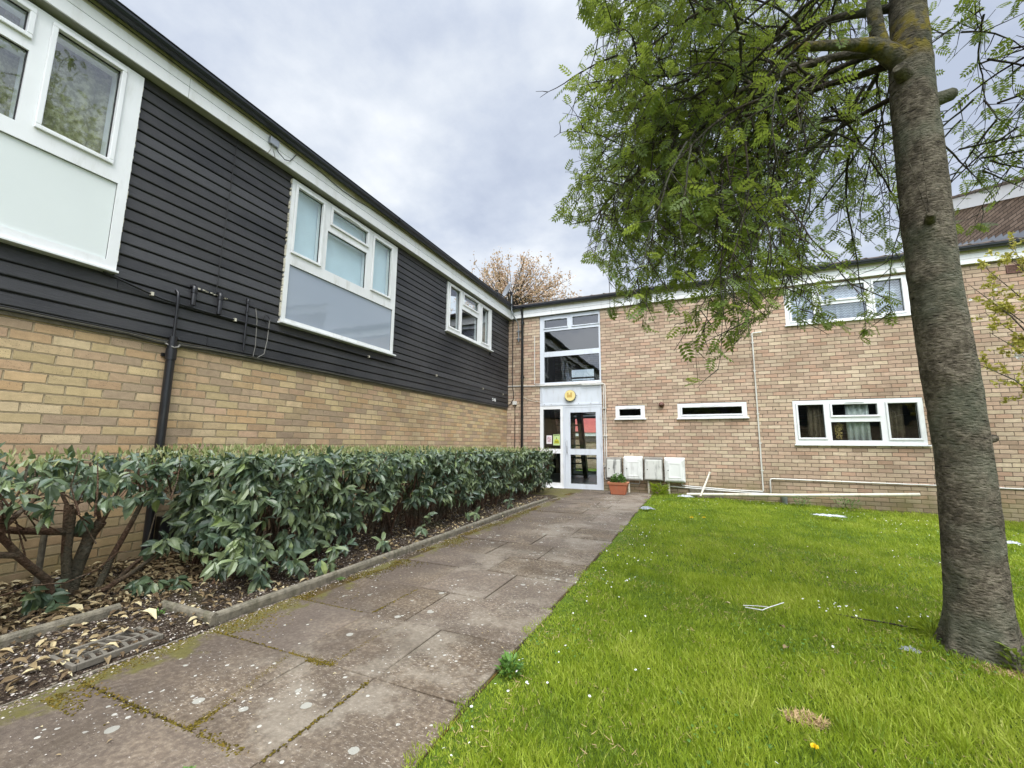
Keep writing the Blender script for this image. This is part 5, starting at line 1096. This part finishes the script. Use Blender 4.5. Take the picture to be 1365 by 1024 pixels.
for (x, y, z) in ((1.62, -7.78, .22), (1.66, -7.6, .16), (1.7, -7.45, .12), (1.74, -7.25, .14), (1.60, -7.95, .3), (1.45, -8.0, .24), (1.68, -7.1, .2), (1.72, -6.6, .12), (1.66, -5.9, .22), (1.70, -4.9, .16), (1.69, -3.6, .13), (1.64, -7.85, .12), (1.5, -7.95, .42), (1.35, -7.98, .5)):
    for q in range(3): pts.append((x + random.gauss(0, .03), y + random.gauss(0, .05), z + random.gauss(0, .03))); outs.append((1, random.gauss(-.2, .4), random.gauss(.1, .3)))
P, D, U, Sz, Rd = clusters(pts, outs, (5, 9), (.05, .135))
keep = P[:, 0] > .03; P, D, U, Sz, Rd = P[keep], D[keep], U[keep], Sz[keep], Rd[keep]
scatter('foliage', 'hedge_leaf', LEAF_T * np.array([1.0, 1, 1.3]), LEAF_F, P, D, U, Sz, Rd, hg)
n = 2600; y = Y0h + (Y1h - Y0h) * RNG.random(n) ** 1.3; x = RNG.uniform(.1, 1.6, n); P = np.stack([x, y, .925 + RNG.random(n) * .07 - .05 * np.clip((y + 6) / 6, 0, 1)], -1)
scatter('new_shoots', 'hedge_shoot', LEAF_T * np.array([.8, 1, 1]), LEAF_F, P, RNG.normal(0, .32, (n, 3)) + np.array([0, 0, 1]), RNG.normal(size=(n, 3)), RNG.uniform(.03, .065, n), RNG.random(n), hg, kind='stuff')
mb = MB()
for i in range(420):
    y = random.uniform(Y0h + .1, Y1h); x = random.uniform(.55, 1.45); bx, by = x + random.gauss(0, .12), round(y / .55) * .55 + random.gauss(0, .07); bx = min(1.25, max(.5, bx))
    tx_, ty_ = x + random.gauss(.12, .15), y + random.gauss(0, .12); tx_ = min(1.5, tx_)
    z0 = float(bed_z(bx, by)) - .02; mb.tube([(bx, by, z0), (bx * .6 + tx_ * .4 + random.gauss(0, .03), by * .55 + ty_ * .45, .35), (tx_, ty_, .7), (tx_ + random.gauss(0, .05), ty_ + random.gauss(0, .05), .92)], [random.uniform(.008, .016), .009, .006, .003], 5, caps=False)
mb.build('stems', 'shrub_stem', hg)

# open, leggy shrub left of the downpipe
sh = empty('leggy_shrub', (.55, -8.5, .04), 'bare stemmed evergreen shrub left of the downpipe, leaves only in a thin layer on top', 'shrub')
mb = MB()
def limb(pts_, r0, r1, k=8): mb.tube(pts_, list(np.linspace(r0, r1, len(pts_))), k)
B0 = (.60, -8.42, .02)
limb([B0, (.60, -8.40, .2), (.62, -8.36, .42), (.66, -8.33, .50)], .042, .034)
limb([(.62, -8.37, .42), (.60, -8.5, .46), (.62, -8.70, .50), (.66, -8.95, .58), (.7, -9.3, .66)], .026, .016)
limb([B0, (.54, -8.44, .3), (.50, -8.45, .62)], .032, .026); limb([B0, (.66, -8.48, .3), (.62, -8.47, .60)], .022, .02)
limb([(.78, -8.56, .03), (.80, -8.60, .2), (.84, -8.74, .36), (.90, -8.86, .52), (.92, -8.88, .62), (.86, -8.9, .8)], .024, .012)
limb([(.80, -8.60, .2), (.86, -8.78, .40), (.98, -9.0, .47), (1.05, -9.3, .52)], .02, .014)
limb([(.92, -8.88, .55), (.86, -8.78, .66), (.80, -8.72, .70), (.76, -8.70, .85)], .014, .008)
limb([(.66, -8.33, .48), (.64, -8.36, .62), (.60, -8.38, .78), (.57, -8.40, .90)], .013, .007); limb([(.66, -8.33, .48), (.67, -8.28, .64), (.69, -8.26, .78), (.70, -8.22, .9)], .014, .007)
limb([(.64, -8.30, .02), (.62, -8.22, .25), (.64, -8.15, .45), (.66, -8.10, .62), (.68, -8.03, .75), (.74, -7.9, .84)], .022, .010)
limb([(.70, -8.34, .02), (.84, -8.2, .15), (.97, -8.12, .28), (1.0, -8.10, .33)], .017, .010); limb([(.62, -8.22, .03), (.70, -8.12, .18), (.82, -8.02, .30)], .016, .009)
limb([(.50, -8.45, .60), (.44, -8.5, .75), (.40, -8.55, .9)], .012, .006); limb([(.66, -8.10, .60), (.60, -8.05, .74), (.52, -8.0, .88)], .010, .006)
for i in range(46):
    x, y = random.uniform(.35, 1.15), random.uniform(-9.5, -7.95); limb([(x + random.gauss(0, .08), y + random.gauss(0, .1), .60 + random.random() * .12), (x + random.gauss(0, .03), y, .78), (x, y, .93)], .007, .003, 5)
for i in range(16):
    x, y = random.uniform(.4, 1.0), random.uniform(-9.0, -8.0); limb([(x, y, .3 + random.random() * .3), (x + random.gauss(0, .1), y + random.gauss(0, .16), .62), (x + random.gauss(0, .15), y + random.gauss(0, .2), .84)], .005, .0025, 5)
limb([(.99, -8.88, .22), (1.0, -8.74, .245), (1.0, -8.6, .22), (1.0, -8.46, .26), (.98, -8.36, .34), (1.0, -8.28, .33)], .005, .003, 5)
mb.build('stems', 'shrub_stem', sh)
MB().tube([(.28, -8.47, -.02), (.28, -8.47, .72)], .019, 8).build('stake', 'kerb', sh)
pts, outs = [], []
for i in range(210):
    y = -9.75 + 1.85 * random.random(); x = random.uniform(.28, 1.22); z = random.uniform(.80, .965) - .17 * (random.random() < .4)
    pts.append((x, y, z)); outs.append((random.gauss(.4, .5), random.gauss(0, .6), random.gauss(.3, .4)))
for (x, y, z, k) in ((.98, -8.12, .33, 4), (.92, -8.05, .36, 3), (.80, -8.62, .12, 4), (.88, -8.55, .08, 3), (1.02, -8.22, .10, 3), (1.12, -8.10, .09, 4), (.7, -8.4, .56, 1), (.92, -8.95, .64, 3), (1.05, -9.1, .3, 2), (.75, -8.3, .66, 1)):
    for q in range(k): pts.append((x + random.gauss(0, .035), y + random.gauss(0, .05), z + random.gauss(0, .025))); outs.append((1, random.gauss(0, .6), random.gauss(0, .3)))
P, D, U, Sz, Rd = clusters(pts, outs, (5, 9), (.05, .125)); scatter('foliage', 'hedge_leaf', LEAF_T * np.array([1.1, 1, 1.3]), LEAF_F, P, D, U, Sz, Rd, sh)
n = 330; P = np.stack([RNG.uniform(.3, 1.2, n), RNG.uniform(-9.7, -7.95, n), .90 + RNG.random(n) * .07], -1)
scatter('new_shoots', 'hedge_shoot', LEAF_T * np.array([.8, 1, 1]), LEAF_F, P, RNG.normal(0, .4, (n, 3)) + np.array([0, 0, 1]), RNG.normal(size=(n, 3)), RNG.uniform(.03, .06, n), RNG.random(n), sh, kind='stuff')
# ------------------------------------------------------------------ rowan tree
TB = np.array([5.755, -6.895, 0.0])
rt = empty('rowan_tree', tuple(TB), 'rowan with thick grey trunk and hanging leafy branches on the lawn', 'tree')
rightv = CR[0] * np.array([1, 1, 0]); rightv /= np.linalg.norm(rightv)
tz = [-.15, .0, .06, .16, .35, .7, 1.0, 1.35, 1.7, 2.0, 2.35, 2.7, 2.95, 3.15, 3.4, 3.7, 4.1, 4.7, 5.4, 6.0]
tr = [.175, .152, .141, .131, .123, .118, .1135, .118, .115, .112, .112, .110, .107, .107, .104, .092, .080, .062, .040, .02]
to = [.0, .0, .0, .0, .01, .025, .035, .03, .02, .012, .018, .03, .035, .04, .06, .085, .11, .13, .14, .14]
def trunk_mesh():
    K = 64; zs = np.concatenate([np.arange(-.15, .4, .02), np.arange(.4, 6.0, .03)]); V = []
    for z in zs:
        r = np.interp(z, tz, tr); o = np.interp(z, tz, to); c = TB + rightv * o + np.array([0, 0, z])
        for j in range(K):
            a = 2 * np.pi * j / K; d = np.array([math.cos(a), math.sin(a), 0])
            q = Vector((math.cos(a) * .9, math.sin(a) * .9, z * 1.0)); rr = r * (1 + .045 * mnoise.noise(q * 1.6) + .02 * mnoise.noise(q * 5)) + .0018 * mnoise.noise(Vector((math.cos(a) * 7, math.sin(a) * 7, z * 40))) + .003 * mnoise.noise(Vector((math.cos(a) * 3, math.sin(a) * 3, z * 14)))
            if z < .3: rr += .055 * max(0, math.cos(a * 5 + .6 + math.sin(a * 2))) * (1 - z / .3) ** 2
            # ripples where old limbs were lost
            for (ka, kz, kr, kh) in KN:
                dd = math.hypot(((a - ka + np.pi) % (2 * np.pi) - np.pi) * r, (z - kz)); rr += kh * math.exp(-(dd / kr) ** 2)
            V.append(c + d * rr)
    n = len(zs); i = np.arange(K)[None, :]; k = np.arange(n - 1)[:, None]; F = np.stack([k * K + i, k * K + (i + 1) % K, (k + 1) * K + (i + 1) % K, (k + 1) * K + i], -1).reshape(-1, 4)
    return np_mesh('trunk', 'bark_lichen', np.array(V), [F], [np.zeros(len(F))], rt, smooth=True)
def az_of(v): return math.atan2(v[1], v[0])
tocam = CAM - TB; tocam[2] = 0; tocam /= np.linalg.norm(tocam)
A_L, A_R, A_C = az_of(-rightv), az_of(rightv), az_of(tocam)
KN = [(A_C - .15, 1.45, .05, .016), (A_L + .3, 2.0, .05, .010), (A_C + .2, .9, .06, .01), (A_R - .2, 1.5, .05, .014), (A_C, 2.28, .05, .018), (A_C - .5, .45, .05, .008)]
trunk_mesh()
def tp(z, a, f=.9):
    r = np.interp(z, tz, tr) * f; return TB + rightv * np.interp(z, tz, to) + np.array([math.cos(a) * r, math.sin(a) * r, z])
def knot(z, a, L_, r, name='limb_stub', open_=True):
    p = tp(z, a, .6); d = np.array([math.cos(a), math.sin(a), .25]); d /= np.linalg.norm(d); q = [p, p + d * L_ * .6, p + d * L_ * .9, p + d * L_]
    mb = MB(); mb.tube(q, [r * 1.35, r * 1.12, r * 1.05, r * .75], 14, caps=False); k = 14; e = p + d * (L_ - .018); mb.tube([q[-1], e], [r * .75, r * .45], 14); mb.build(name, 'bark', rt)
knot(3.27, A_L + .5, .125, .036); knot(3.12, A_R - .3, .145, .034); knot(2.30, A_C + .12, .125, .022); knot(1.08, A_R - .1, .112, .02)

# growth: every limb is a mesh of its own with its side branches
LT, LD, LU, LS, LR = [], [], [], [], []
MASK = [(690, -400), (770, -5), (762, 25), (800, 50), (770, 75), (745, 85), (708, 118), (722, 140), (770, 130), (735, 165), (728, 182), (768, 190), (742, 215), (765, 245), (716, 292), (745, 300), (790, 305), (772, 345), (798, 352), (812, 392), (800, 420), (838, 428), (880, 455), (862, 470), (905, 475), (925, 495), (900, 520), (918, 528), (950, 500), (975, 480), (1000, 445), (1050, 405), (1065, 450), (1090, 462), (1140, 458), (1175, 468), (1205, 440), (1215, 370), (1215, 345), (1262, 345), (1290, 312), (1330, 325), (1330, 268), (1400, 240), (1500, 200), (1500, -400)]
def inside(px, py):
    c = False; j = len(MASK) - 1
    for i in range(len(MASK)):
        xi, yi = MASK[i]; xj, yj = MASK[j]
        if (yi > py) != (yj > py) and px < (xj - xi) * (py - yi) / (yj - yi) + xi: c = not c
        j = i
    return c
def ok(p, slack=0):
    px, py, d = project(p)
    if d < .35: return False
    if px > 1430 or py < -140: return d > 1.0
    tl = 1183 + (py * .045 if py > 0 else 0); tr_ = 1262 + (py * .09 if py > 0 else 0)
    if d < 2.75 and tl - 8 < px < tr_ + 6 and py > -60: return False
    if d < 2.05 and px > 900: return False
    if d < 1.5: return False
    return inside(float(px), float(py))
def grow(mb, p, d, L_, r, lvl, droop, rs):
    step = .07 if lvl > 1 else .09; n = max(3, int(L_ / step)); pts = [np.array(p, float)]; d = np.array(d, float); d /= np.linalg.norm(d); kids = []
    for i in range(n):
        d = d + np.array([rs.gauss(0, .09), rs.gauss(0, .09), rs.gauss(0, .07) - droop * (.3 + i / n)]); d /= np.linalg.norm(d); q = pts[-1] + d * step
        if not ok(q): break
        if q[2] < 1.28: break
        pts.append(q); kids.append((q, d.copy(), i / n))
    if len(pts) < 3: return
    m_ = len(pts); rad = [max(.0016, r * (1 - .8 * i / (m_ - 1))) for i in range(m_)]
    mb.tube(pts, rad, 9 if lvl == 1 else 6 if lvl == 2 else 4, caps=False)
    if lvl == 1:
        for q, dd, f in kids:
            if f > .10:
                for _ in range(2):
                    if rs.random() < .80:
                        s_ = np.cross(dd, [rs.gauss(0, 1), rs.gauss(0, 1), rs.gauss(0, .5)]); s_ /= np.linalg.norm(s_) + 1e-6
                        grow(mb, q, dd * .65 + s_ * .8, rs.uniform(.6, 1.45) * (1.1 - .3 * f), r * .36 * (1 - .5 * f), 2, .17, rs)
    elif lvl == 2:
        for q, dd, f in kids:
            if rs.random() < .72:
                s_ = np.cross(dd, [rs.gauss(0, 1), rs.gauss(0, 1), rs.gauss(0, .6)]); s_ /= np.linalg.norm(s_) + 1e-6
                grow(mb, q, dd * .6 + s_ * .8, rs.uniform(.12, .38), .0038, 3, .05, rs)
    if lvl >= 2:
        k = len(kids)
        for q, dd, f in kids:
            dens = .62 if lvl == 3 else .34
            if f < .25 and lvl == 3 : continue
            if rs.random() < dens or f > .85:
                for _ in range(1 if f < .85 else 4):
                    s_ = np.array([rs.gauss(0, 1), rs.gauss(0, 1), rs.gauss(0, .6)]); o = dd * .5 + s_ / np.linalg.norm(s_) * .9; o[2] -= rs.uniform(0, .5)
                    tip = q + o / np.linalg.norm(o) * .10
                    if ok(tip): LT.append(q); LD.append(o); LU.append([rs.gauss(0, .5), rs.gauss(0, .5), 1]); LS.append(rs.uniform(.075, .118)); LR.append(min(1, max(0, rs.gauss(.45, .22))))
rs = random.Random(5)
# (height, azimuth, rise, length, radius)
limbs = [(3.35, A_L + .25, .15, 2.0, .036), (3.52, A_L - .25, .35, 2.5, .030), (3.70, A_L + .55, .5, 2.3, .032), (3.85, A_L - .55, .55, 2.3, .028), (3.98, A_L + .05, .8, 2.8, .032), (4.15, A_L + .95, .6, 2.2, .026),
         (4.25, A_L - .95, .7, 2.4, .028), (3.6, A_L - .85, .3, 2.1, .024), (4.45, A_L + .3, 1.0, 2.8, .028), (4.6, A_L - .4, 1.1, 2.7, .028), (4.0, A_R + .2, .5, 2.0, .026), (4.3, A_R - .7, .7, 2.1, .026),
         (4.5, A_R + .8, .9, 2.2, .024), (3.8, A_R + 1.1, .4, 1.9, .024), (4.9, A_L + 1.4, 1.1, 2.2, .022), (5.1, A_R, 1.3, 2.0, .02), (5.3, A_L, 1.5, 2.2, .02), (3.45, A_L - .5, .05, 1.8, .024), (3.25, A_L - 1.25, .2, 1.5, .018), (4.75, A_L - 1.5, .8, 2.2, .022)]
for (z, a, rise, L_, r) in limbs:
    mb = MB(); d = np.array([math.cos(a), math.sin(a), rise]); grow(mb, tp(z, a, .5), d, L_, r, 1, .06, rs)
    if mb.v: mb.build('branch', 'bark' if r > .029 else 'twig', rt)
for i in range(52):
    mb = MB(); dl = rs.uniform(.7, 2.35); st = tp(rs.uniform(3.5, 4.5), A_L, 0) - rightv * dl + tocam * rs.uniform(-.9, .9)
    grow(mb, st, -rightv + np.array([rs.gauss(0, .5), rs.gauss(0, .5), rs.uniform(-.3, .4)]), rs.uniform(.8, 1.3), .008, 2, .10, rs)
    if mb.v: mb.build('branch', 'twig', rt)
for i in range(12):
    mb = MB(); dl = rs.uniform(.8, 1.35); st = tp(rs.uniform(2.5, 3.0), A_L, 0) - rightv * dl + tocam * rs.uniform(-.2, .4)
    grow(mb, st, np.array([rs.gauss(0, .3), rs.gauss(0, .3), -.6]), rs.uniform(1.3, 1.8), .006, 2, .14, rs)
    if mb.v: mb.build('branch', 'twig', rt)
for i in range(34):
    mb = MB(); st = tp(rs.uniform(2.9, 4.2), A_R, 0) + rightv * rs.uniform(.1, 1.2) - tocam * rs.uniform(0, 1.0)
    grow(mb, st, np.array([rs.gauss(0, .6), rs.gauss(0, .6), -.2]), rs.uniform(.7, 1.2), .007, 2, .12, rs)
    if mb.v: mb.build('branch', 'twig', rt)
for i in range(26):
    mb = MB(); dl = rs.uniform(.12, 1.15); st = tp(rs.uniform(3.1, 3.5), A_L, 0) - rightv * dl + tocam * rs.uniform(-.7, .45)
    mb2_ = grow(mb, st, np.array([rs.gauss(0, .5), rs.gauss(0, .5), -.2]), rs.uniform(1.3, 2.0), .009, 2, .16, rs)
    if mb.v: mb.build('branch', 'twig', rt)
# the low limb that leaves the trunk level and breaks off, with an upright one on its shoulder
mb = MB(); p0 = tp(3.47, A_L + .1, .4); v = lambda *a: p0 + (-rightv) * a[0] + tocam * a[1] + np.array([0, 0, a[2]])
mb.tube([v(-.02, 0, -.08), v(.10, .02, .0), v(.20, .03, .05), v(.34, .05, .035), v(.50, .06, .02), v(.66, .07, .0)], [.070, .056, .042, .031, .028, .024], 14); mb.tube([v(.12, .02, -.01), v(.15, .02, .14), v(.155, .0, .34), v(.13, -.05, .7), v(.05, -.1, 1.2)], [.045, .040, .037, .033, .02], 12); mb.build('branch', 'bark_lichen', rt)
# pinnate leaf: rachis with paired leaflets
def pinnate(pairs):
    V = []; F3 = []; F4 = []
    def lf(b, d, L_, w):
        b = np.array(b); d = np.array(d) / np.linalg.norm(d); s_ = np.array([-d[1], d[0], 0]); o = len(V)
        V.extend([b, b + d * L_ * .45 + s_ * w, b + d * L_ + np.array([0, 0, -.03]), b + d * L_ * .45 - s_ * w]); F4.append((o, o + 3, o + 2, o + 1))
    for i in range(pairs):
        y = .22 + .68 * i / (pairs - 1); zc = -.10 * y * y; L_ = .38 * (1 - .35 * abs(i / (pairs - 1) - .45))
        for s_ in (-1, 1): lf((0, y, zc), (s_ * .92, .42, -.12), L_, .078)
    lf((0, .92, -.09), (0, 1, -.15), .3, .075)
    o = len(V); V.extend([np.array((-.006, 0, 0)), np.array((.006, 0, 0)), np.array((.006, .92, -.09)), np.array((-.006, .92, -.09))]); F4.append((o, o + 1, o + 2, o + 3)); return np.array(V), [F4]
T_, F_ = pinnate(5); LT = np.array(LT); LR = np.array(LR)
dens_cut = np.ones(len(LT), bool); px, py, dz = project(LT); thin = (px > 1010) & (px < 1190) & (py < 340) & (dz > 0); dens_cut[thin] = RNG.random(thin.sum()) < .62
LT, LD, LU, LS, LR = LT[dens_cut], np.array(LD)[dens_cut], np.array(LU)[dens_cut], np.array(LS)[dens_cut], LR[dens_cut]
scatter('crown', 'rowan_leaf', T_, F_, LT, LD, LU, LS, LR, rt)
print('rowan leaves', len(LT))
# ivy-thin water shoots on the trunk
mb = MB(); s0 = tp(2.32, A_C + .12, 1.02)
for (dx, h) in ((-.10, .5), (.02, .55)):
    mb.tube([s0, s0 + rightv * dx * .4 + tocam * .02 + np.array([0, 0, h * .4]), s0 + rightv * dx + tocam * .03 + np.array([0, 0, h])], [.003, .0022, .0015], 5)
mb.build('water_shoot', 'bark', rt)

# ------------------------------------------------------------------ other trees
def far_tree(name, base, crown_c, rad, n, mat, leaf, label, stemmat, shoots, up=.0):
    e = empty(name, base, label, 'tree'); b = Vector(base); c = Vector(crown_c); rs = random.Random(3); mb = MB(); mb.tube([b, b.lerp(c, .5) + Vector((.1, 0, 0)), c], [.16, .12, .06], 8); mb.build('trunk', stemmat, e)
    mb = MB(); P, D = [], []
    for i in range(shoots):
        a = rs.uniform(0, 6.28); el_ = rs.uniform(-.35, 1.35); d = Vector((math.cos(a) * math.cos(el_), math.sin(a) * math.cos(el_), math.sin(el_))); tip = c + Vector((d.x * rad[0], d.y * rad[1], d.z * rad[2])) * rs.uniform(.75, 1.08)
        s_ = c + Vector((rs.gauss(0, .2), rs.gauss(0, .2), rs.uniform(-rad[2] * .5, 0))); mid = s_.lerp(tip, .5) + Vector((0, 0, .15)); end = tip + Vector((rs.gauss(0, .1), rs.gauss(0, .1), up * rs.random())); mb.tube([s_, mid, tip, end], [.03, .018, .008, .003], 4, caps=False)
        for k in range(n // shoots):
            f = rs.uniform(.25, 1); q = (mid.lerp(tip, (f - .25) / .5) if f < .75 else tip.lerp(end, (f - .75) * 4)) if f > .25 else mid; P.append(q + Vector([rs.gauss(0, leaf * .7) for _ in range(3)])); D.append((rs.gauss(0, 1), rs.gauss(0, 1), rs.gauss(0, .8)))
    mb.build('branches', stemmat, e); m_ = len(P); scatter('crown', mat, LEAF_T * np.array([1.5, 1, 1]), LEAF_F, P, D, RNG.normal(size=(m_, 3)), RNG.uniform(.5, 1.0, m_) * leaf, RNG.random(m_), e); return e
far_tree('copper_tree', (-3.6, 9.2, -.3), (-4.1, 9.2, 8.2), (3.5, 2.6, 2.35), 8000, 'copper_leaf', .14, 'copper leaved tree standing behind the roofs where the wings meet', 'twig', 170, .7)
# yellow-green magnolia at the right edge
mg = empty('star_magnolia', (9.6, -1.6, -.18), 'yellow green shrub with a white flower at the right edge of the photo', 'shrub')
mb = MB(); P, D = [], []; rs = random.Random(9); b0 = Vector((9.75, -1.7, -.2))
tips = [(8.35, -1.5, 2.35), (8.45, -1.5, 3.55), (8.62, -1.6, 3.75), (8.75, -1.4, 3.3), (8.55, -1.6, 2.75), (8.7, -1.5, 2.1), (8.9, -1.6, 3.9), (9.0, -1.4, 4.15), (9.1, -1.6, 2.9), (9.3, -1.5, 4.3), (9.0, -1.3, 2.45), (8.85, -1.5, 1.8), (9.5, -1.8, 3.6), (10.2, -1.6, 3.4), (10.4, -1.9, 2.6), (9.9, -1.2, 4.2), (9.15, -1.7, 3.4), (8.6, -1.45, 3.1), (9.2, -1.6, 2.2)]
for tpt in tips:
    tpt = Vector(tpt); mid = b0.lerp(tpt, .5) + Vector((.25, 0, .25)); q3 = mid.lerp(tpt, .6) + Vector((0, rs.gauss(0, .08), .08)); mb.tube([b0 + Vector((rs.gauss(0, .05), rs.gauss(0, .05), 0)), mid, q3, tpt], [.03, .016, .009, .003], 6, caps=False)
    for k in range(9):
        s_ = q3.lerp(tpt, rs.random()) if k % 2 else mid.lerp(q3, rs.random()); e_ = s_ + Vector((rs.gauss(-.05, .14), rs.gauss(0, .12), rs.gauss(.10, .10))); mb.tube([s_, s_.lerp(e_, .5) + Vector((0, 0, .02)), e_], [.004, .003, .0015], 4, caps=False)
        for _ in range(30): P.append(s_.lerp(e_, rs.uniform(.3, 1.1)) + Vector([rs.gauss(0, .018) for _ in range(3)])); D.append((rs.gauss(0, 1), rs.gauss(0, 1), rs.gauss(.3, .7)))
mb.build('branches', 'bark', mg); n = len(P); scatter('foliage', 'yellow_leaf', LEAF_T * np.array([1.5, 1, 1]), LEAF_F, P, D, RNG.normal(size=(n, 3)), RNG.uniform(.035, .075, n), RNG.random(n), mg)
P = []; D = []
for c in ((8.80, -1.62, 2.36), (8.74, -1.5, 3.42), (8.42, -1.55, 3.28), (9.2, -1.6, 3.0)):
    for i in range(10): a = i * .628; P.append(c); D.append((math.cos(a), -.5 + rs.gauss(0, .2), math.sin(a)))
n = len(P); scatter('flower', 'petal_white', LEAF_T * np.array([1, 1, 1]), LEAF_F, P, D, RNG.normal(size=(n, 3)), np.where(np.arange(n) < 10, .075, .03), RNG.random(n), mg)
